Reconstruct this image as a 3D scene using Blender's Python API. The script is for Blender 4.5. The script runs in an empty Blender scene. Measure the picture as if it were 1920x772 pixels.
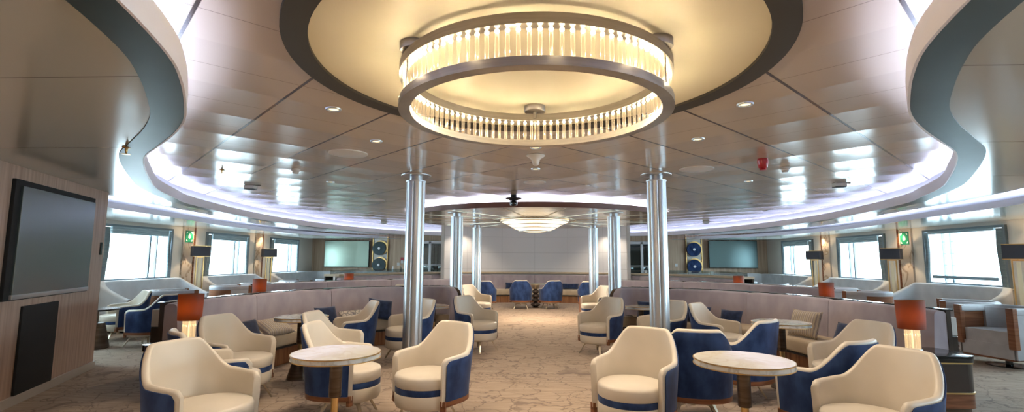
import bpy, bmesh, math, random
from mathutils import Vector, Matrix
random.seed(7)
PI = math.pi
R = math.radians
SC = bpy.context.scene
COL = SC.collection
H_MAIN, H_SIDE, H_DISC, H_EDGE = 2.53, 2.26, 2.36, 2.15

# ------------------------------------------------------------------ camera, world, exposure
cam_d = bpy.data.cameras.new('camera')
cam = bpy.data.objects.new('camera', cam_d)
COL.objects.link(cam)
cam_d.sensor_fit = 'HORIZONTAL'
cam_d.sensor_width = 36.0
cam_d.lens = 922.0 / 1920.0 * 36.0
cam_d.clip_start = 0.05
cam_d.clip_end = 300
M = Matrix.Rotation(R(2.67), 4, 'Z') @ Matrix.Rotation(R(90 + 6.25), 4, 'X') @ Matrix.Rotation(R(0.27), 4, 'Z')
cam.matrix_world = Matrix.Translation((0, 0, 1.4)) @ M
SC.camera = cam

SC.view_settings.view_transform = 'Standard'
SC.view_settings.look = 'None'
SC.view_settings.gamma = 1.0
SC.view_settings.use_curve_mapping = False
SC.view_settings.exposure = 1.0
SC.cycles.use_denoising = True
SC.cycles.max_bounces = 7
SC.cycles.diffuse_bounces = 4
SC.cycles.glossy_bounces = 4
SC.cycles.transmission_bounces = 6
SC.cycles.transparent_max_bounces = 12
SC.cycles.caustics_reflective = False
SC.cycles.caustics_refractive = False
SC.cycles.sample_clamp_indirect = 6.0
SC.cycles.use_light_tree = True

W = bpy.data.worlds.new('world')
SC.world = W
W.use_nodes = True
wn = W.node_tree
bg = wn.nodes['Background']
bg.inputs['Color'].default_value = (0.72, 0.88, 1.0, 1)
bg.inputs['Strength'].default_value = 12.0

LIGHT_K = 1.0
WARM = (1.0, 0.72, 0.42)
SOFTWARM = (1.0, 0.82, 0.62)
COOL = (0.62, 0.72, 1.0)

def add_light(name, kind, loc, energy, color, size=0.1, rot=(0, 0, 0), spot=None, blend=0.6, size_y=None, portal=False):
    d = bpy.data.lights.new(name, kind)
    d.energy = energy * LIGHT_K
    d.color = color
    if kind == 'AREA':
        d.size = size
        if size_y:
            d.shape = 'RECTANGLE'
            d.size_y = size_y
        if portal:
            d.cycles.is_portal = True
    else:
        d.shadow_soft_size = size
    if kind == 'SPOT':
        d.spot_size = R(spot or 100)
        d.spot_blend = blend
    o = bpy.data.objects.new(name, d)
    o.location = loc
    o.rotation_euler = rot
    COL.objects.link(o)
    return o

WIN_Y = [(9.25, 11.15), (12.35, 14.25), (15.45, 17.35), (6.15, 8.05), (3.05, 4.95), (-0.05, 1.85)]
WIN_Z = (0.93, 2.08)
XW = 8.5
for s in (-1, 1):
    for y0, y1 in WIN_Y:
        add_light('window_portal', 'AREA', (s * (XW + 0.02), (y0 + y1) / 2, (WIN_Z[0] + WIN_Z[1]) / 2), 1, (1, 1, 1),
                  size=WIN_Z[1] - WIN_Z[0], size_y=y1 - y0, rot=(0, R(90) if s > 0 else R(-90), 0), portal=True)

# ------------------------------------------------------------------ mesh helpers
class MB:
    def __init__(self):
        self.v, self.f, self.mi = [], [], []
    def add(self, vs, fs, m=0):
        o = len(self.v)
        self.v += [tuple(p) for p in vs]
        self.f += [tuple(i + o for i in f) for f in fs]
        self.mi += [m] * len(fs)
        return self
    def box(self, c, s, rz=0.0, m=0, ry=0.0, rx=0.0):
        hx, hy, hz = s[0] / 2, s[1] / 2, s[2] / 2
        mt = Matrix.Rotation(rz, 3, 'Z') @ Matrix.Rotation(ry, 3, 'Y') @ Matrix.Rotation(rx, 3, 'X')
        vs = [Vector(c) + mt @ Vector((x, y, z)) for x in (-hx, hx) for y in (-hy, hy) for z in (-hz, hz)]
        fs = [(0, 1, 3, 2), (4, 6, 7, 5), (0, 4, 5, 1), (2, 3, 7, 6), (0, 2, 6, 4), (1, 5, 7, 3)]
        return self.add(vs, fs, m)
    def loft(self, rings, cap=True, m=0, closed=True):
        n = len(rings[0])
        vs = [p for r in rings for p in r]
        fs = []
        for i in range(len(rings) - 1):
            for j in range(n if closed else n - 1):
                a, b = i * n + j, i * n + (j + 1) % n
                fs.append((a, b, b + n, a + n))
        if cap and closed:
            fs.append(tuple(range(n - 1, -1, -1)))
            fs.append(tuple((len(rings) - 1) * n + k for k in range(n)))
        return self.add(vs, fs, m)
    def lathe(self, prof, c=(0, 0, 0), n=32, m=0, sx=1.0, sy=1.0):
        rings = [[(c[0] + r * sx * math.cos(2 * PI * k / n), c[1] + r * sy * math.sin(2 * PI * k / n), c[2] + z) for k in range(n)] for r, z in prof]
        return self.loft(rings, True, m)
    def tube(self, pts, r, n=8, m=0):
        pts = [Vector(p) for p in pts]
        rings = []
        for i, p in enumerate(pts):
            t = (pts[min(i + 1, len(pts) - 1)] - pts[max(i - 1, 0)]).normalized()
            a = t.orthogonal().normalized() if i == 0 else (a - t * a.dot(t)).normalized()
            b = t.cross(a)
            rr = r[i] if isinstance(r, (list, tuple)) else r
            rings.append([p + rr * (math.cos(2 * PI * k / n) * a + math.sin(2 * PI * k / n) * b) for k in range(n)])
        return self.loft(rings, True, m)
    def obj(self, name, mat, parent=None, smooth=None, bevel=0.0, seg=2, loc=None):
        me = bpy.data.meshes.new(name)
        me.from_pydata(self.v, [], self.f)
        mats = mat if isinstance(mat, (list, tuple)) else [mat]
        for k in mats:
            me.materials.append(k)
        for p, i in zip(me.polygons, self.mi):
            p.material_index = i
        bm = bmesh.new()
        bm.from_mesh(me)
        bmesh.ops.recalc_face_normals(bm, faces=bm.faces)
        if bevel > 0:
            es = [e for e in bm.edges if len(e.link_faces) == 2 and e.calc_face_angle(0) > R(35)]
            bmesh.ops.bevel(bm, geom=es, offset=bevel, offset_type='OFFSET', segments=seg, profile=0.6, affect='EDGES', clamp_overlap=True)
        if smooth is not None:
            for f in bm.faces:
                f.smooth = True
            for e in bm.edges:
                if len(e.link_faces) == 2 and e.calc_face_angle(0) > R(smooth):
                    e.smooth = False
        bm.to_mesh(me)
        bm.free()
        o = bpy.data.objects.new(name, me)
        COL.objects.link(o)
        if parent:
            o.parent = parent
        if loc:
            o.location = loc
        return o

def empty(name, loc=(0, 0, 0), rz=0.0):
    o = bpy.data.objects.new(name, None)
    o.empty_display_size = 0.1
    o.location = loc
    o.rotation_euler = (0, 0, rz)
    COL.objects.link(o)
    return o

def tag(o, label=None, cat=None, group=None, kind=None):
    if label: o['label'] = label
    if cat: o['category'] = cat
    if group: o['group'] = group
    if kind: o['kind'] = kind
    return o

def struct(o, label=None):
    o['kind'] = 'structure'
    if label: o['label'] = label
    return o

def copy_tree(o, parent=None):
    c = o.copy()
    COL.objects.link(c)
    if parent:
        c.parent = parent
    for ch in KIDS.get(o.name, [k for k in bpy.data.objects if k.parent == o]):
        copy_tree(ch, c)
    return c
KIDS = {}
def index_kids(o):
    ks = [k for k in bpy.data.objects if k.parent == o]
    KIDS[o.name] = ks
    for k in ks:
        index_kids(k)

def catmull(pts, n=8):
    P = [Vector(p) for p in pts]
    P = [2 * P[0] - P[1]] + P + [2 * P[-1] - P[-2]]
    out = []
    for i in range(1, len(P) - 2):
        for k in range(n):
            t = k / n
            a, b, c, d = P[i - 1], P[i], P[i + 1], P[i + 2]
            out.append(0.5 * ((2 * b) + (c - a) * t + (2 * a - 5 * b + 4 * c - d) * t * t + (3 * b - a - 3 * c + d) * t ** 3))
    out.append(P[-2])
    return out

def resample(pts, step):
    P = [Vector(p) for p in pts]
    d = [0.0]
    for a, b in zip(P, P[1:]):
        d.append(d[-1] + (b - a).length)
    n = max(2, int(round(d[-1] / step)) + 1)
    out, j = [], 0
    for i in range(n):
        s = d[-1] * i / (n - 1)
        while j < len(d) - 2 and d[j + 1] < s:
            j += 1
        t = (s - d[j]) / max(1e-9, d[j + 1] - d[j])
        out.append(P[j].lerp(P[j + 1], min(1, max(0, t))))
    return out, d[-1]

def normals2(P):
    out = []
    for i in range(len(P)):
        t = (P[min(i + 1, len(P) - 1)] - P[max(i - 1, 0)])
        t = Vector((t.x, t.y)).normalized()
        out.append(Vector((t.y, -t.x)))      # right-hand side of travel
    return out

def sweep(mb, P, N, prof, m=0, cap=True, zf=None):
    """prof: closed list of (offset along N, z)"""
    rings = []
    for i, (p, n) in enumerate(zip(P, N)):
        pr = zf(i, prof) if zf else prof
        rings.append([(p.x + n.x * o, p.y + n.y * o, z) for o, z in pr])
    mb.loft(rings, cap, m)
    return mb

def rrect(x0, x1, z0, z1, r, seg=3, corners=(1, 1, 1, 1)):
    """rounded rectangle profile, corners order: bl, br, tr, tl"""
    out = []
    cs = [(x0, z0, 180, corners[0]), (x1, z0, 270, corners[1]), (x1, z1, 0, corners[2]), (x0, z1, 90, corners[3])]
    for x, z, a0, on in cs:
        if not on:
            out.append((x, z))
            continue
        cx = x + (r if x == x0 else -r)
        cz = z + (r if z == z0 else -r)
        for k in range(seg + 1):
            a = R(a0 + 90 * k / seg)
            out.append((cx + r * math.cos(a), cz + r * math.sin(a)))
    return out

# ------------------------------------------------------------------ materials
def mat(name, color=(0.8, 0.8, 0.8), rough=0.5, metal=0.0, spec=0.5, coat=0.0, coat_rough=0.1, emit=None, emit_s=0.0, sheen=0.0, trans=0.0, ior=1.45, alpha=1.0):
    m = bpy.data.materials.new(name)
    m.use_nodes = True
    b = m.node_tree.nodes['Principled BSDF']
    b.inputs['Base Color'].default_value = (*color, 1)
    b.inputs['Roughness'].default_value = rough
    b.inputs['Metallic'].default_value = metal
    b.inputs['Specular IOR Level'].default_value = spec
    b.inputs['Coat Weight'].default_value = coat
    b.inputs['Coat Roughness'].default_value = coat_rough
    b.inputs['Sheen Weight'].default_value = sheen
    b.inputs['Transmission Weight'].default_value = trans
    b.inputs['IOR'].default_value = ior
    b.inputs['Alpha'].default_value = alpha
    if emit:
        b.inputs['Emission Color'].default_value = (*emit, 1)
        b.inputs['Emission Strength'].default_value = emit_s
    return m

def nt(m):
    t = m.node_tree
    b = t.nodes['Principled BSDF']
    def node(kind, **kw):
        n = t.nodes.new(kind)
        for k, v in kw.items():
            if k.startswith('_'):
                setattr(n, k[1:], v)
            else:
                n.inputs[k].default_value = v
        return n
    return t, b, node, t.links.new

def noise_color(m, c1, c2, scale=(8, 8, 8), detail=3.0, lo=0.35, hi=0.65, bump=0.0, coords='Object', distort=0.0, nscale=1.0):
    t, b, node, L = nt(m)
    tc = node('ShaderNodeTexCoord')
    mp = node('ShaderNodeMapping')
    mp.inputs['Scale'].default_value = scale
    L(tc.outputs[coords], mp.inputs['Vector'])
    n = node('ShaderNodeTexNoise')
    n.inputs['Scale'].default_value = nscale
    n.inputs['Detail'].default_value = detail
    n.inputs['Distortion'].default_value = distort
    L(mp.outputs[0], n.inputs['Vector'])
    r = node('ShaderNodeValToRGB')
    r.color_ramp.elements[0].position = lo
    r.color_ramp.elements[0].color = (*c1, 1)
    r.color_ramp.elements[1].position = hi
    r.color_ramp.elements[1].color = (*c2, 1)
    L(n.outputs['Fac'], r.inputs['Fac'])
    L(r.outputs['Color'], b.inputs['Base Color'])
    if bump:
        bp = node('ShaderNodeBump')
        bp.inputs['Strength'].default_value = bump
        bp.inputs['Distance'].default_value = 0.01
        L(n.outputs['Fac'], bp.inputs['Height'])
        L(bp.outputs[0], b.inputs['Normal'])
    return m

MAT = {}
MAT['leather'] = noise_color(mat('cream_leather', rough=0.36, spec=0.45), (0.60, 0.54, 0.45), (0.66, 0.595, 0.50), scale=(3, 3, 3), detail=2)
MAT['velvet'] = noise_color(mat('navy_velvet', rough=0.75, sheen=0.12, spec=0.2), (0.011, 0.027, 0.088), (0.028, 0.062, 0.175), scale=(9, 9, 6), detail=4, lo=0.35, hi=0.65)
MAT['trimwood'] = noise_color(mat('walnut_trim', rough=0.38), (0.12, 0.04, 0.015), (0.25, 0.10, 0.045), scale=(4, 4, 30), detail=3)
MAT['barrelwood'] = noise_color(mat('walnut_veneer', rough=0.3, coat=0.3), (0.20, 0.075, 0.035), (0.33, 0.14, 0.07), scale=(2.5, 2.5, 40), detail=4, lo=0.3, hi=0.7)
MAT['kickwood'] = noise_color(mat('kickboard_walnut', rough=0.35), (0.20, 0.08, 0.03), (0.38, 0.17, 0.07), scale=(30, 30, 1.5), detail=3)
MAT['wallwood'] = noise_color(mat('wall_veneer', rough=0.42, coat=0.15), (0.42, 0.285, 0.215), (0.62, 0.46, 0.37), scale=(26, 26, 0.8), detail=5, lo=0.3, hi=0.72)
MAT['rearwood'] = noise_color(mat('rear_wall_veneer', rough=0.5), (0.40, 0.27, 0.18), (0.64, 0.49, 0.36), scale=(14, 14, 0.5), detail=5, lo=0.3, hi=0.72)
MAT['bench'] = noise_color(mat('lilac_grey_fabric', rough=0.8, sheen=0.35, spec=0.15), (0.33, 0.285, 0.32), (0.43, 0.375, 0.405), scale=(5, 5, 3), detail=4, lo=0.3, hi=0.7, bump=0.05)
MAT['benchseat'] = noise_color(mat('sand_fabric', rough=0.6, sheen=0.15, spec=0.3), (0.46, 0.37, 0.26), (0.54, 0.45, 0.32), scale=(5, 5, 5), detail=3)
MAT['sofa'] = noise_color(mat('silver_grey_fabric', rough=0.75, sheen=0.2, spec=0.2), (0.52, 0.53, 0.56), (0.62, 0.625, 0.65), scale=(5, 5, 4), detail=4, lo=0.3, hi=0.7)
MAT['greyup'] = noise_color(mat('grey_upholstery', rough=0.5), (0.44, 0.44, 0.47), (0.52, 0.52, 0.55), scale=(6, 6, 6), detail=3)
MAT['navycush'] = noise_color(mat('navy_cushion_fabric', rough=0.8, sheen=0.3, spec=0.15), (0.010, 0.02, 0.055), (0.025, 0.045, 0.11), scale=(12, 12, 12), detail=4)
MAT['brass'] = mat('brass', (0.72, 0.48, 0.20), 0.28, 1.0)
MAT['champagne'] = mat('champagne_metal', (0.56, 0.49, 0.38), 0.35, 1.0)
MAT['bronze'] = noise_color(mat('dark_bronze', rough=0.33, metal=0.85), (0.10, 0.075, 0.055), (0.17, 0.13, 0.10), scale=(3, 3, 40), detail=2)
MAT['chrome'] = mat('polished_aluminium', (0.62, 0.66, 0.70), 0.36, 1.0)
MAT['groove'] = mat('brushed_groove', (0.42, 0.44, 0.47), 0.32, 1.0)
MAT['black'] = mat('black_gloss', (0.008, 0.008, 0.01), 0.12, 0, 0.6, coat=0.5)
MAT['blackmatte'] = mat('black_matte', (0.012, 0.012, 0.013), 0.6)
MAT['darkwood'] = mat('dark_lacquer', (0.035, 0.025, 0.022), 0.18, 0, 0.5, coat=0.6, coat_rough=0.05)
MAT['slate'] = noise_color(mat('slate_blue_band', rough=0.35, spec=0.4), (0.028, 0.05, 0.058), (0.04, 0.068, 0.078), scale=(2, 2, 2))
MAT['browntrim'] = mat('dark_bronze_band', (0.035, 0.028, 0.02), 0.5)
MAT['redbrown'] = mat('mahogany_fascia', (0.16, 0.07, 0.05), 0.35)
MAT['fascia'] = mat('white_fascia', (0.84, 0.82, 0.88), 0.4)
MAT['riser'] = mat('cove_riser', (0.30, 0.30, 0.33), 0.7)
MAT['white'] = mat('white_plastic', (0.75, 0.75, 0.75), 0.4)
MAT['offwhite'] = mat('offwhite_paint', (0.62, 0.60, 0.57), 0.55)
MAT['wallpaint'] = mat('beige_wall_paint', (0.74, 0.69, 0.62), 0.5)
MAT['frame'] = mat('blue_grey_frame', (0.17, 0.21, 0.24), 0.4)
MAT['blind'] = noise_color(mat('grey_blind_cloth', rough=0.8), (0.26, 0.32, 0.34), (0.34, 0.40, 0.42), scale=(4, 4, 30))
MAT['red'] = mat('red_plastic', (0.42, 0.01, 0.02), 0.3, coat=0.4)
MAT['green'] = mat('green_sign', (0.01, 0.22, 0.12), 0.45)
MAT['steelring'] = noise_color(mat('brushed_nickel', rough=0.34, metal=1.0), (0.44, 0.41, 0.37), (0.52, 0.49, 0.44), scale=(5, 5, 60), detail=2)
MAT['screen'] = mat('television_glass', (0.26, 0.31, 0.31), 0.26, 0.85, 0.8)
MAT['led_cool'] = mat('cool_led', (0.8, 0.8, 0.9), 0.5, emit=(0.62, 0.70, 1.0), emit_s=19)
MAT['led_warm'] = mat('warm_led', (0.8, 0.7, 0.5), 0.5, emit=(1.0, 0.74, 0.38), emit_s=30)
MAT['screen_teal'] = mat('teal_tinted_screen', (0.075, 0.11, 0.112), 0.3, 0.85)
MAT['screen_reflection'] = mat('green_reflection_screen', (0.24, 0.30, 0.25), 0.3, 0.85)  # pale green puts the window's reflection into the screen colour
MAT['bulb'] = mat('lit_lamp', (1, 0.9, 0.7), 0.5, emit=(1.0, 0.80, 0.48), emit_s=7)
MAT['lens'] = mat('downlight_lens', (1, 0.9, 0.7), 0.5, emit=(1.0, 0.78, 0.46), emit_s=0.9)
MAT['crystal_warm'] = mat('lit_glass_rods', (0.95, 0.85, 0.7), 0.2, emit=(1.0, 0.72, 0.40), emit_s=0.9)
MAT['tier'] = mat('lit_acrylic_tier', (1, 0.9, 0.75), 0.4, emit=(1.0, 0.80, 0.52), emit_s=0.75)
MAT['skirting'] = mat('stone_skirting', (0.50, 0.47, 0.44), 0.4)
MAT['silver'] = mat('silver_paint', (0.55, 0.56, 0.57), 0.3, 0.8)

def thin_glass(name, tint, gloss=0.08, rough=0.02):
    m = bpy.data.materials.new(name)
    m.use_nodes = True
    t = m.node_tree
    t.nodes.clear()
    out = t.nodes.new('ShaderNodeOutputMaterial')
    tr = t.nodes.new('ShaderNodeBsdfTransparent')
    gl = t.nodes.new('ShaderNodeBsdfGlossy')
    mx = t.nodes.new('ShaderNodeMixShader')
    lw = t.nodes.new('ShaderNodeLayerWeight')
    mth = t.nodes.new('ShaderNodeMath')
    mth.operation = 'MULTIPLY_ADD'
    mth.inputs[1].default_value = 0.5
    mth.inputs[2].default_value = gloss
    lw.inputs['Blend'].default_value = 0.3
    tr.inputs['Color'].default_value = (*tint, 1)
    gl.inputs['Roughness'].default_value = rough
    t.links.new(lw.outputs['Fresnel'], mth.inputs[0])
    t.links.new(mth.outputs[0], mx.inputs[0])
    t.links.new(tr.outputs[0], mx.inputs[1])
    t.links.new(gl.outputs[0], mx.inputs[2])
    t.links.new(mx.outputs[0], out.inputs[0])
    return m
MAT['pane'] = thin_glass('window_glass', (0.93, 0.98, 0.98), 0.03)
MAT['rod'] = thin_glass('clear_acrylic_rod', (0.93, 0.91, 0.87), 0.07, 0.25)
MAT['lowglass'] = thin_glass('low_glass_screen', (0.70, 0.78, 0.78), 0.12)
MAT['doorglass'] = thin_glass('door_glass', (0.55, 0.62, 0.62), 0.10)

def lit_rod(nm='warm_lit_glass_rods', es=0.10, gl=0.25):
    m = thin_glass(nm, (0.92, 0.89, 0.83), gl, 0.22)
    t = m.node_tree
    out = [n for n in t.nodes if n.type == 'OUTPUT_MATERIAL'][0]
    src = out.inputs[0].links[0].from_socket
    em = t.nodes.new('ShaderNodeEmission')
    em.inputs['Color'].default_value = (1.0, 0.70, 0.38, 1)
    em.inputs['Strength'].default_value = es
    ad = t.nodes.new('ShaderNodeAddShader')
    t.links.new(src, ad.inputs[0]); t.links.new(em.outputs[0], ad.inputs[1])
    t.links.new(ad.outputs[0], out.inputs[0])
    return m
MAT['litrod'] = lit_rod()
MAT['chrod'] = lit_rod('edge_lit_acrylic_rods', 0.10, 0.07)

def sheer(name):
    m = bpy.data.materials.new(name)
    m.use_nodes = True
    t = m.node_tree
    t.nodes.clear()
    out = t.nodes.new('ShaderNodeOutputMaterial')
    tr = t.nodes.new('ShaderNodeBsdfTransparent')
    df = t.nodes.new('ShaderNodeBsdfDiffuse')
    tl = t.nodes.new('ShaderNodeBsdfTranslucent')
    m1 = t.nodes.new('ShaderNodeMixShader')
    m2 = t.nodes.new('ShaderNodeMixShader')
    df.inputs['Color'].default_value = (0.36, 0.45, 0.5, 1)
    tl.inputs['Color'].default_value = (0.36, 0.46, 0.52, 1)
    m1.inputs[0].default_value = 0.5
    m2.inputs[0].default_value = 0.35
    L = t.links.new
    L(df.outputs[0], m1.inputs[1]); L(tl.outputs[0], m1.inputs[2])
    L(tr.outputs[0], m2.inputs[1]); L(m1.outputs[0], m2.inputs[2])
    L(m2.outputs[0], out.inputs[0])
    return m
MAT['sheer'] = sheer('sheer_curtain_cloth')

def shade_mat():
    m = bpy.data.materials.new('copper_lamp_shade')
    m.use_nodes = True
    t = m.node_tree
    t.nodes.clear()
    out = t.nodes.new('ShaderNodeOutputMaterial')
    df = t.nodes.new('ShaderNodeBsdfPrincipled')
    tl = t.nodes.new('ShaderNodeBsdfTranslucent')
    mx = t.nodes.new('ShaderNodeMixShader')
    df.inputs['Base Color'].default_value = (0.09, 0.05, 0.04, 1)
    df.inputs['Roughness'].default_value = 0.45
    df.inputs['Sheen Weight'].default_value = 0.2
    tl.inputs['Color'].default_value = (0.62, 0.25, 0.07, 1)
    mx.inputs[0].default_value = 0.5
    L = t.links.new
    L(df.outputs[0], mx.inputs[1]); L(tl.outputs[0], mx.inputs[2]); L(mx.outputs[0], out.inputs[0])
    return m
MAT['shade'] = shade_mat()
MAT['darkshade'] = mat('charcoal_lamp_shade', (0.045, 0.04, 0.05), 0.6)
MAT['shadeinner'] = mat('lit_shade_edge', (0.6, 0.52, 0.36), 0.4, emit=(1.0, 0.85, 0.55), emit_s=0.07)

def marble(name, base, vein, scale=3.0, rough=0.12, lo=0.46, hi=0.5):
    m = mat(name, base, rough, coat=0.4, coat_rough=0.05)
    t, b, node, L = nt(m)
    tc = node('ShaderNodeTexCoord')
    n = node('ShaderNodeTexNoise')
    n.inputs['Scale'].default_value = scale
    n.inputs['Detail'].default_value = 6
    n.inputs['Distortion'].default_value = 1.4
    L(tc.outputs['Object'], n.inputs['Vector'])
    ab = node('ShaderNodeMath', _operation='SUBTRACT')
    ab.inputs[1].default_value = 0.5
    L(n.outputs['Fac'], ab.inputs[0])
    a2 = node('ShaderNodeMath', _operation='ABSOLUTE')
    L(ab.outputs[0], a2.inputs[0])
    r = node('ShaderNodeValToRGB')
    r.color_ramp.elements[0].position = 0.0
    r.color_ramp.elements[0].color = (*vein, 1)
    r.color_ramp.elements[1].position = 0.05
    r.color_ramp.elements[1].color = (*base, 1)
    L(a2.outputs[0], r.inputs['Fac'])
    L(r.outputs['Color'], b.inputs['Base Color'])
    return m
MAT['marble'] = marble('cream_marble', (0.72, 0.68, 0.58), (0.66, 0.60, 0.48), 2.5, 0.1)
MAT['marblewall'] = marble('veined_marble_pilaster', (0.56, 0.49, 0.42), (0.33, 0.25, 0.19), 1.6, 0.2)
MAT['tableedge'] = marble('grey_marble_edge', (0.68, 0.69, 0.67), (0.50, 0.50, 0.48), 4.0, 0.15)

def striped():
    m = mat('striped_cushion_fabric', rough=0.8)
    t, b, node, L = nt(m)
    tc = node('ShaderNodeTexCoord')
    w = node('ShaderNodeTexWave')
    w.bands_direction = 'X'
    w.inputs['Scale'].default_value = 5.5
    w.inputs['Distortion'].default_value = 0.3
    L(tc.outputs['Object'], w.inputs['Vector'])
    r = node('ShaderNodeValToRGB')
    r.color_ramp.interpolation = 'CONSTANT'
    e = r.color_ramp.elements
    e[0].position = 0.0; e[0].color = (0.48, 0.40, 0.30, 1)
    e[1].position = 0.35; e[1].color = (0.13, 0.12, 0.16, 1)
    for p, c in ((0.5, (0.42, 0.36, 0.30, 1)), (0.68, (0.26, 0.22, 0.24, 1)), (0.85, (0.55, 0.48, 0.38, 1))):
        k = e.new(p); k.color = c
    L(w.outputs['Fac'], r.inputs['Fac'])
    L(r.outputs['Color'], b.inputs['Base Color'])
    return m
MAT['striped'] = striped()

def speckle_fabric():
    m = mat('patterned_cushion_fabric', rough=0.8)
    t, b, node, L = nt(m)
    tc = node('ShaderNodeTexCoord')
    v = node('ShaderNodeTexVoronoi')
    v.feature = 'DISTANCE_TO_EDGE'
    v.inputs['Scale'].default_value = 16
    L(tc.outputs['Object'], v.inputs['Vector'])
    r = node('ShaderNodeValToRGB')
    r.color_ramp.elements[0].position = 0.04
    r.color_ramp.elements[0].color = (0.18, 0.17, 0.18, 1)
    r.color_ramp.elements[1].position = 0.1
    r.color_ramp.elements[1].color = (0.55, 0.50, 0.42, 1)
    L(v.outputs['Distance'], r.inputs['Fac'])
    L(r.outputs['Color'], b.inputs['Base Color'])
    return m
MAT['patterned'] = speckle_fabric()

def carpet():
    m = mat('veined_carpet', rough=0.95, spec=0.1, sheen=0.15)
    t, b, node, L = nt(m)
    tc = node('ShaderNodeTexCoord')
    dn = node('ShaderNodeTexNoise')
    dn.inputs['Scale'].default_value = 2.2
    dn.inputs['Detail'].default_value = 5
    L(tc.outputs['Object'], dn.inputs['Vector'])
    mx = node('ShaderNodeVectorMath', _operation='MULTIPLY_ADD')
    mx.inputs[1].default_value = (0.9, 0.9, 0.0)
    L(dn.outputs['Color'], mx.inputs[0])
    L(tc.outputs['Object'], mx.inputs[2])
    fac = None
    for sc, w in ((3.2, 0.024), (6.5, 0.02)):
        v = node('ShaderNodeTexVoronoi')
        v.feature = 'DISTANCE_TO_EDGE'
        v.inputs['Scale'].default_value = sc
        L(mx.outputs[0], v.inputs['Vector'])
        mr = node('ShaderNodeMapRange')
        mr.inputs['From Min'].default_value = w * 0.35
        mr.inputs['From Max'].default_value = w * 1.6
        mr.inputs['To Min'].default_value = 1.0 if sc < 4 else 0.75
        mr.inputs['To Max'].default_value = 0.0
        L(v.outputs['Distance'], mr.inputs['Value'])
        if fac is None:
            fac = mr.outputs[0]
        else:
            # thin the fine veins with a patchy mask
            n2 = node('ShaderNodeTexNoise')
            n2.inputs['Scale'].default_value = 1.1
            L(tc.outputs['Object'], n2.inputs['Vector'])
            mr2 = node('ShaderNodeMapRange')
            mr2.inputs['From Min'].default_value = 0.45
            mr2.inputs['From Max'].default_value = 0.6
            L(n2.outputs['Fac'], mr2.inputs['Value'])
            mu = node('ShaderNodeMath', _operation='MULTIPLY')
            L(mr.outputs[0], mu.inputs[0]); L(mr2.outputs[0], mu.inputs[1])
            mm = node('ShaderNodeMath', _operation='MAXIMUM')
            L(fac, mm.inputs[0]); L(mu.outputs[0], mm.inputs[1])
            fac = mm.outputs[0]
    n3 = node('ShaderNodeTexNoise')
    n3.inputs['Scale'].default_value = 1.0
    n3.inputs['Detail'].default_value = 5
    mp = node('ShaderNodeMapping')
    mp.inputs['Scale'].default_value = (2.5, 22, 1)
    L(tc.outputs['Object'], mp.inputs['Vector'])
    L(mp.outputs[0], n3.inputs['Vector'])
    r = node('ShaderNodeValToRGB')
    r.color_ramp.elements[0].position = 0.3
    r.color_ramp.elements[0].color = (0.30, 0.225, 0.165, 1)
    r.color_ramp.elements[1].position = 0.7
    r.color_ramp.elements[1].color = (0.43, 0.335, 0.255, 1)
    L(n3.outputs['Fac'], r.inputs['Fac'])
    mc = node('ShaderNodeMixRGB')
    mc.inputs['Color2'].default_value = (0.14, 0.10, 0.085, 1)
    mf = node('ShaderNodeMath', _operation='MULTIPLY')
    mf.inputs[1].default_value = 0.75
    L(fac, mf.inputs[0]); L(mf.outputs[0], mc.inputs['Fac'])
    L(r.outputs['Color'], mc.inputs['Color1'])
    L(mc.outputs[0], b.inputs['Base Color'])
    n4 = node('ShaderNodeTexNoise')
    n4.inputs['Scale'].default_value = 180
    L(tc.outputs['Object'], n4.inputs['Vector'])
    bp = node('ShaderNodeBump')
    bp.inputs['Strength'].default_value = 0.25
    bp.inputs['Distance'].default_value = 0.01
    L(n4.outputs['Fac'], bp.inputs['Height'])
    L(bp.outputs[0], b.inputs['Normal'])
    return m
MAT['carpet'] = carpet()

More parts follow.
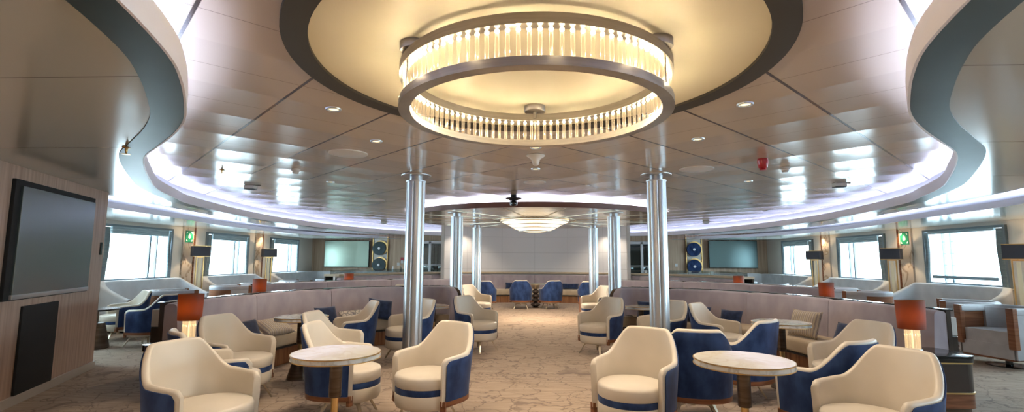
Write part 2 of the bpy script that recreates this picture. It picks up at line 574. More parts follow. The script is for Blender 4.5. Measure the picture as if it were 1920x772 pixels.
def ceiling_panels(name, color, rough, pitch=1.02, chevron=True, seams=True, pillow=0.5):
    m = mat(name, color, rough, spec=0.55, coat=0.25, coat_rough=0.1)
    t, b, node, L = nt(m)
    tc = node('ShaderNodeTexCoord')
    sx = node('ShaderNodeSeparateXYZ')
    L(tc.outputs['Object'], sx.inputs[0])
    ax = node('ShaderNodeMath', _operation='ABSOLUTE')
    L(sx.outputs['X'], ax.inputs[0])
    def lin(op):
        s = node('ShaderNodeMath', _operation=op)
        L(sx.outputs['Y'], s.inputs[0]); L(ax.outputs[0], s.inputs[1])
        d = node('ShaderNodeMath', _operation='DIVIDE')
        d.inputs[1].default_value = pitch
        L(s.outputs[0], d.inputs[0])
        f = node('ShaderNodeMath', _operation='FRACT')
        L(d.outputs[0], f.inputs[0])
        h = node('ShaderNodeMath', _operation='SUBTRACT')
        h.inputs[1].default_value = 0.5
        L(f.outputs[0], h.inputs[0])
        a = node('ShaderNodeMath', _operation='ABSOLUTE')
        L(h.outputs[0], a.inputs[0])
        return h, a
    hk, thick = lin('SUBTRACT')
    hn, thin = lin('ADD')
    def line(a, w):
        mr = node('ShaderNodeMapRange')
        mr.inputs['From Min'].default_value = w
        mr.inputs['From Max'].default_value = w * 1.5
        mr.inputs['To Min'].default_value = 1.0
        mr.inputs['To Max'].default_value = 0.0
        L(a.outputs[0], mr.inputs['Value'])
        return mr
    l1, l2 = line(thick, 0.011), line(thin, 0.0030)
    s2 = node('ShaderNodeMath', _operation='MULTIPLY'); s2.inputs[1].default_value = 0.55
    L(l2.outputs[0], s2.inputs[0])
    mxx = node('ShaderNodeMath', _operation='MAXIMUM')
    L(l1.outputs[0], mxx.inputs[0]); L(s2.outputs[0], mxx.inputs[1])
    mc = node('ShaderNodeMixRGB')
    mc.inputs['Color1'].default_value = (*color, 1)
    mc.inputs['Color2'].default_value = (0.05, 0.04, 0.035, 1)
    L(mxx.outputs[0], mc.inputs['Fac'])
    L(mc.outputs[0], b.inputs['Base Color'])
    # each strip bows slightly between its thin seams
    sq = node('ShaderNodeMath', _operation='MULTIPLY')
    L(thin.outputs[0], sq.inputs[0]); L(thin.outputs[0], sq.inputs[1])
    nz = node('ShaderNodeTexNoise')
    nz.inputs['Scale'].default_value = 1.3
    nz.inputs['Detail'].default_value = 1
    L(tc.outputs['Object'], nz.inputs['Vector'])
    ad = node('ShaderNodeMath', _operation='MULTIPLY_ADD')
    ad.inputs[1].default_value = 0.25
    L(nz.outputs['Fac'], ad.inputs[0]); L(sq.outputs[0], ad.inputs[2])
    bp = node('ShaderNodeBump')
    bp.inputs['Strength'].default_value = pillow
    bp.inputs['Distance'].default_value = 0.03
    L(ad.outputs[0], bp.inputs['Height'])
    L(bp.outputs[0], b.inputs['Normal'])
    L(bp.outputs[0], b.inputs['Coat Normal'])
    return m
MAT['ceil'] = ceiling_panels('satin_ceiling_panels', (0.55, 0.465, 0.37), 0.19, pillow=0.65)

def side_ceiling_mat():
    m = mat('satin_side_ceiling', (0.54, 0.565, 0.54), 0.16, spec=0.6, coat=0.3, coat_rough=0.12)
    t, b, node, L = nt(m)
    tc = node('ShaderNodeTexCoord')
    sx = node('ShaderNodeSeparateXYZ')
    L(tc.outputs['Object'], sx.inputs[0])
    d = node('ShaderNodeMath', _operation='DIVIDE'); d.inputs[1].default_value = 1.45
    L(sx.outputs['Y'], d.inputs[0])
    f = node('ShaderNodeMath', _operation='FRACT'); L(d.outputs[0], f.inputs[0])
    h = node('ShaderNodeMath', _operation='SUBTRACT'); h.inputs[1].default_value = 0.5; L(f.outputs[0], h.inputs[0])
    a = node('ShaderNodeMath', _operation='ABSOLUTE'); L(h.outputs[0], a.inputs[0])
    mr = node('ShaderNodeMapRange')
    mr.inputs['From Min'].default_value = 0.003
    mr.inputs['From Max'].default_value = 0.005
    mr.inputs['To Min'].default_value = 0.6
    mr.inputs['To Max'].default_value = 0.0
    L(a.outputs[0], mr.inputs['Value'])
    mc = node('ShaderNodeMixRGB')
    mc.inputs['Color1'].default_value = (0.54, 0.565, 0.54, 1)
    mc.inputs['Color2'].default_value = (0.09, 0.08, 0.07, 1)
    L(mr.outputs[0], mc.inputs['Fac'])
    L(mc.outputs[0], b.inputs['Base Color'])
    return m
MAT['sideceil'] = side_ceiling_mat()

def tile_wall():
    m = mat('pale_tiled_wall', (0.60, 0.60, 0.62), 0.35)
    t, b, node, L = nt(m)
    tc = node('ShaderNodeTexCoord')
    sx = node('ShaderNodeSeparateXYZ'); L(tc.outputs['Object'], sx.inputs[0])
    cx = node('ShaderNodeCombineXYZ'); L(sx.outputs['X'], cx.inputs[0]); L(sx.outputs['Z'], cx.inputs[1])
    br = node('ShaderNodeTexBrick')
    br.offset = 0.0
    br.inputs['Color1'].default_value = (0.80, 0.80, 0.82, 1)
    br.inputs['Color2'].default_value = (0.81, 0.81, 0.83, 1)
    br.inputs['Mortar'].default_value = (0.62, 0.62, 0.64, 1)
    br.inputs['Scale'].default_value = 1.0
    br.inputs['Mortar Size'].default_value = 0.006
    br.inputs['Brick Width'].default_value = 1.15
    br.inputs['Row Height'].default_value = 0.55
    L(cx.outputs[0], br.inputs['Vector'])
    L(br.outputs['Color'], b.inputs['Base Color'])
    return m
MAT['tiles'] = tile_wall()
MAT['disc'] = mat('disc_ceiling', (0.50, 0.41, 0.30), 0.2, coat=0.3)
MAT['creamdisc'] = mat('cream_ceiling_disc', (0.72, 0.65, 0.49), 0.5)

# ------------------------------------------------------------------ room shell
fl = MB().box((0, 7.4, -0.05), (17.6, 22.8, 0.1)).obj('floor', MAT['carpet'])
struct(fl, 'beige carpet with fine dark veins')

ce = MB().box((0, 7.6, H_MAIN + 0.05), (17.0, 22.0, 0.1)).obj('ceiling', MAT['ceil'])
struct(ce, 'satin beige ceiling of diagonal metal panels')

# inner opening of the lower side ceiling (left half, mirrored)
K = 0.86 / 0.90
half_in = [(-0.0, 0.25), (-0.75, 0.40), (-1.22, 0.85), (-1.38, 1.45), (-1.55, 1.92), (-1.72, 2.23), (-1.95, 2.57), (-2.20, 2.90),
           (-2.53, 3.24), (-2.93, 3.60), (-3.31, 3.95), (-3.68, 4.40), (-4.12, 5.00), (-4.68, 5.82), (-5.14, 6.75), (-5.45, 7.45),
           (-5.80, 8.95), (-6.02, 10.7), (-5.98, 12.1), (-5.70, 14.0), (-5.15, 15.6), (-4.40, 16.8), (-3.3, 17.5), (-1.8, 17.85), (0.0, 17.95)]
half_in = catmull([(x, y, 0) for x, y in half_in], 6)
loop_in = [Vector((p.x, p.y)) for p in half_in] + [Vector((-p.x, p.y)) for p in reversed(half_in[1:-1])]
ni = len(loop_in)
def loop_normals(L):
    out = []
    n = len(L)
    for i in range(n):
        t = (L[(i + 1) % n] - L[(i - 1) % n]).normalized()
        out.append(Vector((-t.y, t.x)))
    return out
nin = loop_normals(loop_in)
cen = Vector((0, 9))
if nin[ni // 4].dot(loop_in[ni // 4] - cen) < 0:
    nin = [-v for v in nin]
def loop_sweep(name, loop, nor, prof, m, parent=None, smooth=40):
    mb = MB()
    n, k = len(loop), len(prof)
    vs = [(p.x + q.x * o, p.y + q.y * o, z) for p, q in zip(loop, nor) for o, z in prof]
    fs = []
    for i in range(n):
        for j in range(k):
            a, b2 = i * k + j, i * k + (j + 1) % k
            c, d = ((i + 1) % n) * k + (j + 1) % k, ((i + 1) % n) * k + j
            fs.append((a, b2, c, d))
    mb.add(vs, fs)
    return mb.obj(name, m, parent, smooth=smooth)

# outer edge of the side ceiling
half_out = [(-3.2, -2.6), (-4.6, 0.0), (-5.0, 3.0), (-5.3, 5.0), (-5.72, 6.3), (-6.0, 7.3), (-6.40, 9.2), (-6.78, 10.8), (-6.95, 12.5), (-6.85, 14.3), (-6.3, 16.0), (-5.3, 17.1)]
half_out = [(x - 0.10 if y < 8 else x, y) for x, y in half_out]
ho = catmull([(x, y, 0) for x, y in half_out], 6)

def side_slab(s):
    """lower ceiling between the inner opening and the outer edge curve"""
    mb = MB()
    inn = [Vector((p.x, p.y)) for p in half_in]
    out = [Vector((p.x, p.y)) for p in ho] + [Vector((-3.2, 18.1)), Vector((0, 18.3))]
    A, _ = resample([v.to_3d() for v in inn], 0.15)
    # pair each inner point with an outer point by normalised arc length
    Bn, _ = resample([v.to_3d() for v in [Vector((0, -2.6))] + out], 0.15)
    n = 160
    A, _ = resample([v.to_3d() for v in inn], _len(inn) / (n - 1))
    # match on y for the long flanks
    Bp = []
    dense, _ = resample([v.to_3d() for v in [Vector((0, -2.6))] + out], 0.03)
    L = len(dense)
    for i, a in enumerate(A):
        f = i / (len(A) - 1)
        Bp.append(None)
    ys = [p.y for p in dense]
    last = 0
    for i, a in enumerate(A):
        tgt = a.y
        if i < len(A) * 0.08:
            j = int(L * 0.35 * i / (len(A) * 0.5))
        else:
            j = min(range(last, L), key=lambda k: abs(ys[k] - tgt) + 0.0005 * abs(k - last))
        if i > len(A) * 0.93:
            w = (i - len(A) * 0.93) / (len(A) * 0.07 - 1 + 1e-6)
            j = max(j, int(last + (L - 1 - last) * min(1, w)))
        j = max(j, last)
        if i == len(A) - 1:
            j = L - 1
        last = j
        Bp[i] = dense[j]
    z0, z1 = H_SIDE, H_SIDE + 0.03
    vs, fs = [], []
    for a, b2 in zip(A, Bp):
        vs += [(s * a.x, a.y, z0), (s * b2.x, b2.y, z0), (s * b2.x, b2.y, z1), (s * a.x, a.y, z1)]
    for i in range(len(A) - 1):
        o = i * 4
        for j in range(4):
            fs.append((o + j, o + (j + 1) % 4, o + 4 + (j + 1) % 4, o + 4 + j))
    mb.add(vs, fs)
    return mb.obj('ceiling', MAT['sideceil'])
def _len(P):
    return sum((b - a).length for a, b in zip(P, P[1:]))
struct(side_slab(1), 'lower glossy side ceiling over the left seating')
struct(side_slab(-1), 'lower glossy side ceiling over the right seating')

# slate band on the underside along the opening, pale fascia above it
struct(loop_sweep('trim_1', loop_in, nin, [(0.0, H_SIDE - 0.006), (0.165, H_SIDE - 0.006), (0.165, H_SIDE), (0.0, H_SIDE)], MAT['slate']), 'dark slate band around the ceiling opening')
struct(loop_sweep('trim_2', loop_in, nin, [(-0.012, H_SIDE - 0.008), (0.0, H_SIDE - 0.008), (0.0, H_SIDE + 0.12), (-0.012, H_SIDE + 0.12)], MAT['fascia']), 'pale fascia lip around the ceiling opening')
lip = loop_sweep('cove_light', loop_in, nin, [(0.085, H_SIDE + 0.045), (0.105, H_SIDE + 0.045), (0.105, H_SIDE + 0.068), (0.085, H_SIDE + 0.068)], MAT['led_cool'])
tag(lip, 'cool white light strip hidden behind the curved lip of the main ceiling opening', 'light strip')
struct(loop_sweep('trim_3', loop_in, nin, [(0.16, H_SIDE + 0.03), (0.18, H_SIDE + 0.03), (0.18, H_MAIN), (0.16, H_MAIN)], MAT['riser']), 'pale back wall of the ceiling cove')

# outer cove above the window seats
for s in (-1, 1):
    P, _ = resample([(-s * p.x, p.y, 0) for p in ho], 0.12)
    N = normals2(P)
    if N[len(N) // 2].x * s < 0:
        N = [-v for v in N]
    b1 = MB(); sweep(b1, P, N, [(0.34, H_EDGE), (0.36, H_EDGE), (0.36, H_EDGE + 0.09), (0.34, H_EDGE + 0.09)])
    struct(b1.obj('trim_4', MAT['fascia'], smooth=40), 'pale lip of the outer ceiling cove, %s side' % ('left' if s < 0 else 'right'))
    b2 = MB(); sweep(b2, P, N, [(0.40, H_EDGE + 0.02), (0.46, H_EDGE + 0.02), (0.46, H_EDGE + 0.035), (0.40, H_EDGE + 0.035)])
    tag(b2.obj('cove_light', MAT['led_cool']), 'cool light strip in the outer cove above the %s window seats' % ('left' if s < 0 else 'right'), 'light strip')
    # soffit from lip to side wall
    b3 = MB()
    vs, fs = [], []
    Q = [Vector((p.x + n.x * 0.36, p.y + n.y * 0.36)) for p, n in zip(P, N)]
    Q = Q + [Vector((s * 5.0, 18.2))]
    for q in Q:
        qx = s * min(abs(q.x), XW - 0.05)
        vs += [(qx, q.y, H_EDGE), (s * XW, q.y, H_EDGE), (s * XW, q.y, H_EDGE + 0.02), (qx, q.y, H_EDGE + 0.02)]
    for i in range(len(Q) - 1):
        o = i * 4
        for j in range(4):
            fs.append((o + j, o + (j + 1) % 4, o + 4 + (j + 1) % 4, o + 4 + j))
    b3.add(vs, fs)
    struct(b3.obj('ceiling', MAT['sideceil']), 'window soffit, %s side' % ('left' if s < 0 else 'right'))
    b4 = MB(); sweep(b4, P, N, [(0.0, H_SIDE + 0.03), (0.015, H_SIDE + 0.03), (0.015, H_SIDE + 0.2), (0.0, H_SIDE + 0.2)])
    # closing panel above the slot
    b5 = MB()
    vs, fs = [], []
    for p, n in zip(P, N):
        vs += [(p.x - n.x * 0.05, p.y - n.y * 0.05, H_SIDE + 0.09), (s * XW, p.y, H_SIDE + 0.09), (s * XW, p.y, H_SIDE + 0.11), (p.x - n.x * 0.05, p.y - n.y * 0.05, H_SIDE + 0.11)]
    for i in range(len(P) - 1):
        o = i * 4
        for j in range(4):
            fs.append((o + j, o + (j + 1) % 4, o + 4 + (j + 1) % 4, o + 4 + j))
    b5.add(vs, fs)
    struct(b5.obj('ceiling', MAT['white']), 'white roof of the outer cove, %s side' % ('left' if s < 0 else 'right'))

# side walls with window openings
def side_wall(s):
    mb = MB()
    ys = sorted(WIN_Y)
    z0, z1 = WIN_Z
    x = s * (XW + 0.10)
    y0, y1 = -4.0, 18.5
    mb.box((x, (y0 + y1) / 2, z0 / 2), (0.2, y1 - y0, z0))
    mb.box((x, (y0 + y1) / 2, (z1 + H_MAIN) / 2), (0.2, y1 - y0, H_MAIN - z1))
    prev = y0
    for a, b in ys + [(y1, y1)]:
        if a > prev:
            mb.box((x, (prev + a) / 2, (z0 + z1) / 2), (0.2, a - prev, z1 - z0))
        prev = b
    return mb.obj('wall_left' if s < 0 else 'wall_right', MAT['wallpaint'])
for s in (-1, 1):
    struct(side_wall(s), 'beige window wall, %s side' % ('left' if s < 0 else 'right'))

wnum = 0
for s in (-1, 1):
    for k, (y0, y1) in enumerate(WIN_Y):
        wnum += 1
        w = struct(empty('window_%d' % wnum, (s * XW, (y0 + y1) / 2, WIN_Z[0])))
        h = WIN_Z[1] - WIN_Z[0]
        L = y1 - y0
        fr = MB()
        t = 0.05
        for yy in (-L / 2 + t / 2, L / 2 - t / 2):
            fr.box((s * 0.0, yy, h / 2), (0.10, t, h))
        for zz in (t / 2, h - t / 2):
            fr.box((0, 0, zz), (0.10, L - 2 * t, t))
        fr.obj('window_frame', MAT['frame'], w, bevel=0.004)
        my = -L / 2 + L * (0.70 if s < 0 else 0.68)
        mu = MB().box((s * 0.06, my, h / 2), (0.05, 0.045, h - 2 * t)).box((s * 0.06, my + 0.20, h / 2), (0.05, 0.03, h - 2 * t))
        mu.obj('mullion', MAT['frame'], w)
        MB().box((s * 0.09, 0, h / 2), (0.008, L - 2 * t, h - 2 * t)).obj('pane', MAT['pane'], w)
        MB().box((-s * 0.03, 0, -0.012), (0.10, L + 0.04, 0.024)).obj('window_sill', MAT['offwhite'], w, bevel=0.004)
        if k in (4, 5):
            continue
        side = 'left' if s < 0 else 'right'
        which = {3: 'nearest', 0: 'near', 1: 'middle', 2: 'far'}[k]
        # roman blind
        bl = empty('roman_blind', (s * (XW - 0.05), (y0 + y1) / 2, WIN_Z[1] - 0.05))
        tag(bl, 'grey roman blind drawn up at the top of the %s window in the %s wall' % (which, side), 'blind', 'roman blinds at the windows')
        down = (s > 0 and k == 0)
        hb = 0.045 if down else 0.16
        c = MB()
        nn = 5
        for q in range(2 if down else 3):
            c.lathe([(0.028, -L / 2 + 0.10), (0.028, L / 2 - 0.10)], n=10)
        c2 = MB()
        for q in range(1 if down else 3):
            z = -0.02 - q * 0.045
            c2.tube([(0, -L / 2 + 0.19, z), (0, L / 2 - 0.19, z)], 0.032, 10)
        c2.obj('blind_cloth', MAT['blind'], bl, smooth=40)
        if down:
            MB().box((-s * 0.01, 0.28 * 0, -0.50), (0.004, L - 0.4, 0.96)).obj('sheer_panel', MAT['sheer'], bl)
            bb = MB()
            for z in (-0.22, -0.46, -0.70):
                bb.box((0, 0, z), (0.006, L - 0.4, 0.008))
            bb.box((0, 0, -0.94), (0.02, L - 0.4, 0.06))
            bb.obj('hem_bar', MAT['blind'], bl)
        # curtain stacks at both sides
        for q, yy in ((0, y0 + 0.10), (1, y1 - 0.10)):
            cu = MB()
            rings = []
            nz = 10
            for iz in range(nz + 1):
                z = WIN_Z[1] - 0.06 - (h - 0.08) * iz / nz
                ring_f, ring_b = [], []
                wd = 0.13 if q == (0 if s > 0 else 0) else 0.10
                sway = 0.02 * math.sin(iz * 0.5)
                for iy in range(17):
                    u = iy / 16
                    fy = yy - wd / 2 + wd * u + sway * (1 if q == 0 else -1)
                    fx = s * (XW - 0.045) + 0.018 * math.sin(u * 4 * 2 * PI)
                    ring_f.append((fx, fy, z))
                    ring_b.append((fx + 0.004, fy, z))
                rings.append(ring_f + ring_b[::-1])
            cu.loft(rings)
            ob = cu.obj('curtain', MAT['blind'], smooth=60)
            tag(ob, 'grey curtain gathered at the %s edge of the %s window in the %s wall' % ('far' if q else 'near', which, side), 'curtain', 'curtains at the windows')

# marble pilasters, brown joint strips between the windows
for s in (-1, 1):
    side = 'left' if s < 0 else 'right'
    for k, y in enumerate((11.68, 14.78, 8.58)):
        where = ('between the near and middle', 'between the middle and far', 'before the near')[k]
        o = MB().box((s * (XW - 0.02), y, H_EDGE / 2), (0.04, 0.36, H_EDGE)).obj('trim_5', MAT['marblewall'], bevel=0.004)
        struct(o, 'veined marble pilaster %s windows, %s side' % (where, side))
        o = MB().box((s * (XW - 0.015), y + 0.235, H_EDGE / 2), (0.03, 0.05, H_EDGE)).obj('trim_6', MAT['trimwood'])
        struct(o, 'brown joint strip beside marble pilaster, %s side' % side)
        add_light('wall_washer', 'SPOT', (s * (XW - 0.16), y + 0.1, H_EDGE - 0.03), 11, WARM, 0.03, (0, 0, 0), 130, 0.9)

# back wall and walls behind the camera
wr = MB().box((0, 18.6, H_MAIN / 2), (17.4, 0.2, H_MAIN)).obj('wall_back', MAT['rearwood'])
struct(wr, 'wood veneer back wall')
struct(MB().box((0, -3.4, H_MAIN / 2), (17.4, 0.2, H_MAIN)).obj('wall_front', MAT['wallpaint']), 'wall behind the camera')

# television wall on the left
A0, A1 = Vector((-5.65, 6.22)), Vector((-4.91, 4.47))
dv = (A0 - A1).normalized()
nv = Vector((dv.y, -dv.x))      # faces the room
def wallpt(sv, z, off=0.0):
    p = A1 + dv * sv + nv * off
    return (p.x, p.y, z)
ang = math.atan2(dv.y, dv.x)
tw = MB()
cx, cy, _ = wallpt(-3.2, 0, -0.10)
tw.box((cx, cy, H_SIDE / 2), (10.2, 0.2, H_SIDE), rz=ang)
tvw = tw.obj('wall_left', MAT['wallwood'], bevel=0.003)
struct(tvw, 'wood veneer television wall on the left')
# return of the wall
p = A0 + Vector((-0.6, 0.10))
struct(MB().box((A0.x - 0.82, A0.y + 0.02, H_SIDE / 2), (1.3, 0.18, H_SIDE), rz=R(8)).obj('wall_left', MAT['wallwood']), 'end return of the television wall')
bx, by, _ = wallpt(-3.2, 0, 0.012)
struct(MB().box((bx, by, 0.045), (10.2, 0.024, 0.09), rz=ang).obj('baseboard_left', MAT['skirting'], bevel=0.004), 'pale stone skirting under television wall')

tv = empty('television', wallpt(0.62, 1.02), ang)
tag(tv, 'large dark television recessed in the wood wall at the far left', 'television')
MB().box((0, -0.016, 0.545), (1.66, 0.03, 1.13)).obj('surround', MAT['blackmatte'], tv, bevel=0.004)
MB().box((0.03, -0.028, 0.54), (1.53, 0.045, 1.03)).obj('screen', MAT['screen'], tv, bevel=0.006)
MB().box((0.03, -0.034, 0.012), (1.55, 0.04, 0.045)).obj('lower_bezel', MAT['silver'], tv, bevel=0.006)
pn = MB().box((0, 0, 0.43), (0.68, 0.02, 0.86)).obj('wall_panel', MAT['blackmatte'], bevel=0.003)
pn.location = wallpt(0.49, 0.07, 0.012)
pn.rotation_euler = (0, 0, ang)
tag(pn, 'tall black access panel in the wood wall beneath the large television', 'panel')
sw = MB().box((0, 0, 0), (0.05, 0.012, 0.16)).obj('wall_switch', MAT['black'])
sw.location = wallpt(1.80, 1.52, 0.006)
sw.rotation_euler = (0, 0, ang)
tag(sw, 'slim black switch plate at the end of the television wall', 'switch')

# curved pale tiled wall at the back
pts = []
for k in range(41):
    a = R(-46 + 92 * k / 40)
    pts.append(Vector((4.15 * math.sin(a), 13.35 + 4.15 * math.cos(a), 0)))
N = normals2(pts)
if N[20].y < 0: N = [-v for v in N]
b = MB(); sweep(b, pts, N, [(0, 0), (0.12, 0), (0.12, H_MAIN), (0, H_MAIN)])
struct(b.obj('wall_back', MAT['tiles'], smooth=40), 'pale tiled curved feature wall')
for s in (-1, 1):
    q = pts[0] if s < 0 else pts[-1]
    struct(MB().box((q.x + s * 0.06, q.y + 1.0, H_MAIN / 2), (0.10, 2.1, H_MAIN)).obj('wall_back', MAT['offwhite']), 'side return of pale feature wall, %s' % ('left' if s < 0 else 'right'))

# disc ceiling over the rear area
DC = (0, 12.0)
DR = 3.06
circ = [Vector((DC[0] + DR * math.cos(2 * PI * k / 96), DC[1] + DR * math.sin(2 * PI * k / 96))) for k in range(96)]
nc = [(c - Vector(DC)).normalized() for c in circ]
struct(loop_sweep('trim_7', circ, nc, [(-0.015, H_DISC), (0.015, H_DISC), (0.015, H_DISC + 0.10), (-0.015, H_DISC + 0.10)], MAT['redbrown']), 'dark red brown edge of the lowered disc ceiling')
lipd = loop_sweep('cove_light', circ, nc, [(-0.12, H_DISC + 0.03), (-0.07, H_DISC + 0.03), (-0.07, H_DISC + 0.045), (-0.12, H_DISC + 0.045)], MAT['led_cool'])
tag(lipd, 'cool white ring light on top of the lowered disc ceiling', 'light strip')
struct(loop_sweep('trim_8', circ, nc, [(-0.20, H_DISC + 0.02), (-0.18, H_DISC + 0.02), (-0.18, H_MAIN), (-0.20, H_MAIN)], MAT['white']), 'white riser above the lowered disc ceiling')
struct(MB().lathe([(0.001, H_DISC), (DR, H_DISC), (DR, H_DISC + 0.02), (0.001, H_DISC + 0.02)], (DC[0], DC[1], 0), 96).obj('ceiling', MAT['disc']), 'lowered glossy disc ceiling')
# fine raised ribs radiating on the disc
rb = MB()
for k in range(16):
    a = 2 * PI * (k + 0.5) / 16
    rb.box((DC[0] + 1.98 * math.cos(a), DC[1] + 1.98 * math.sin(a), H_DISC - 0.004), (1.9, 0.02, 0.008), rz=a)
struct(rb.obj('trim_9', MAT['champagne']), 'metal strips radiating across the disc ceiling')
struct(loop_sweep('trim_9', [Vector(DC) + n * 1.0 for n in nc], nc, [(-0.012, H_DISC - 0.01), (0.012, H_DISC - 0.01), (0.012, H_DISC), (-0.012, H_DISC)], MAT['champagne']), 'round metal strip on the disc ceiling')

# chandelier disc and dark ring in the main ceiling
CC = (0.0, 2.79)
struct(MB().lathe([(0.001, H_MAIN - 0.012), (1.235, H_MAIN - 0.012), (1.235, H_MAIN), (0.001, H_MAIN)], (CC[0], CC[1], 0), 96).obj('ceiling', MAT['creamdisc'], smooth=30), 'smooth cream round ceiling panel above the ring chandelier')
cc = [Vector((CC[0] + math.cos(2 * PI * k / 96), CC[1] + math.sin(2 * PI * k / 96))) for k in range(96)]
ncc = [(c - Vector(CC)) for c in cc]
struct(loop_sweep('trim_10', cc, ncc, [(0.235, H_MAIN - 0.03), (0.36, H_MAIN - 0.03), (0.36, H_MAIN), (0.235, H_MAIN)], MAT['browntrim']), 'wide dark bronze ring around the cream ceiling panel')

# ------------------------------------------------------------------ ring chandelier
ch = empty('ring_chandelier', (CC[0], CC[1], 2.225))
tag(ch, 'huge ring chandelier of lit glass rods between two brushed nickel hoops in the foreground', 'chandelier')
def hoop(name, r0, r1, z0, z1, m):
    prof = [(r0, z0), (r1, z0), (r1, z1), (r0, z1)]
    mb = MB()
    n = 128
    vs = [(r * math.cos(2 * PI * k / n), r * math.sin(2 * PI * k / n), z) for k in range(n) for r, z in prof]
    fs = []
    for i in range(n):
        for j in range(4):
            fs.append((i * 4 + j, i * 4 + (j + 1) % 4, ((i + 1) % n) * 4 + (j + 1) % 4, ((i + 1) % n) * 4 + j))
    mb.add(vs, fs)
    return mb.obj(name, m, ch, smooth=40)
hoop('lower_hoop', 0.712, 0.775, 0.0, 0.042, MAT['steelring'])
hoop('upper_hoop', 0.722, 0.775, 0.188, 0.238, MAT['steelring'])
NR = 98
rodm = MB().lathe([(0.0108, 0.040), (0.0108, 0.166)], n=10)
bulbm = MB().lathe([(0.004, 0.164), (0.0105, 0.170), (0.0105, 0.178), (0.004, 0.1875)], n=10)
rod0 = rodm.obj('glass_rod', MAT['chrod'], ch, smooth=40)
bul0 = bulbm.obj('bulb', MAT['bulb'], rod0, smooth=40)
for k in range(NR):
    a = 2 * PI * k / NR
    if k == 0:
        r_, b_ = rod0, bul0
    else:
        r_ = rod0.copy(); COL.objects.link(r_)
        b_ = bul0.copy(); COL.objects.link(b_); b_.parent = r_
    r_.location = (0.745 * math.cos(a), 0.745 * math.sin(a), 0)
for a in (90, 210, 330):
    x, y = 0.72 * math.cos(R(a)), 0.72 * math.sin(R(a))
    m_ = MB().lathe([(0.001, 0.250), (0.075, 0.250), (0.078, 0.256), (0.078, 0.292), (0.001, 0.292)], (x, y, 0), 32)
    m_.obj('ceiling_mount', MAT['steelring'], ch, smooth=30)
    MB().lathe([(0.012, 0.20), (0.012, 0.255)], (x, y, 0), 12).obj('stem', MAT['steelring'], ch, smooth=40)
    MB().lathe([(0.006, 0.03), (0.006, 0.205)], (x * 1.05, y * 1.05, 0), 10).obj('tie_rod', MAT['steelring'], ch, smooth=40)
for k in range(24):
    a = 2 * PI * (k + 0.5) / 24
    rr_ = 0.695 if k % 2 else 0.80
    add_light('chandelier_lamp', 'POINT', (CC[0] + rr_ * math.cos(a), CC[1] + rr_ * math.sin(a), 2.225 + 0.10), 0.82, (1.0, 0.79, 0.50), 0.005)

# ------------------------------------------------------------------ columns
def column(x, y, top, label):
    c = empty('column', (x, y, 0))
    tag(c, label, 'column', 'fluted metal columns')
    n = 96
    ring = []
    for k in range(n):
        a = 2 * PI * k / n
        d = abs(((a / (2 * PI) * 6) % 1) - 0.5) * 60      # degrees from a groove centre
        r = 0.122 - 0.022 * math.exp(-(d / 5.0) ** 2) + 0.004 * math.exp(-((d - 30) / 12) ** 2)
        ring.append((r * math.cos(a), r * math.sin(a)))
    z1 = top - 0.085
    MB().loft([[(px, py, 0.0) for px, py in ring], [(px, py, z1) for px, py in ring]]).obj('shaft', MAT['chrome'], c, smooth=50)
    MB().lathe([(0.128, z1 - 0.012), (0.132, z1 - 0.006), (0.132, z1 + 0.004), (0.09, z1 + 0.006)], n=48).obj('collar', MAT['chrome'], c, smooth=40)
    MB().lathe([(0.085, z1), (0.085, top)], n=32).obj('neck', MAT['groove'], c, smooth=40)
    MB().lathe([(0.195, top - 0.014), (0.20, top - 0.008), (0.20, top - 0.001), (0.08, top - 0.001)], n=48).obj('ceiling_plate', MAT['silver'], c, smooth=40)
    MB().lathe([(0.15, 0), (0.15, 0.012), (0.135, 0.03), (0.12, 0.03)], n=48).obj('base_ring', MAT['chrome'], c, smooth=40)
for s in (-1, 1):
    side = 'left' if s < 0 else 'right'
    column(s * 1.6, 6.5, H_MAIN, 'fluted polished metal column nearest the camera on the %s of the aisle' % side)
    column(s * 1.6, 10.05, H_DISC, 'second fluted metal column along the %s of the aisle, under the disc edge' % side)
    column(s * 1.6, 13.6, H_DISC, 'farthest fluted metal column on the %s, before the pale wall' % side)

# ------------------------------------------------------------------ tiered rear lamp
tl = empty('tiered_ceiling_lamp', (0, 11.9, 2.08))
tag(tl, 'glowing four-tier round ceiling lamp under the rear disc', 'ceiling lamp')
TR = ((0.83, 0.235), (0.66, 0.160), (0.53, 0.085), (0.38, 0.010))
for k, (r, z) in enumerate(TR):
    if k < 3:
        r2, z2 = TR[k + 1][0] + 0.025, TR[k + 1][1] + 0.022
        pr = [(r2, z2), (r, z), (r, z + 0.022), (r2, z2 + 0.04)]
    else:
        pr = [(0.001, z - 0.022), (0.2, z - 0.018), (r, z), (r, z + 0.022), (0.001, z + 0.022)]
    MB().lathe(pr, n=72).obj('lit_tier', MAT['tier'], tl, smooth=30)
    MB().lathe([(r - 0.004, z - 0.010), (r + 0.010, z - 0.010), (r + 0.010, z + 0.006), (r - 0.004, z + 0.006)], n=72).obj('tier_rim', MAT['steelring'], tl, smooth=30)
MB().lathe([(0.03, 0.02), (0.03, 0.26)], n=12).obj('stem', MAT['steelring'], tl)
add_light('tiered_lamp_glow', 'SPOT', (0, 11.9, 2.0), 230, SOFTWARM, 0.3, (0, 0, 0), 172, 0.3)

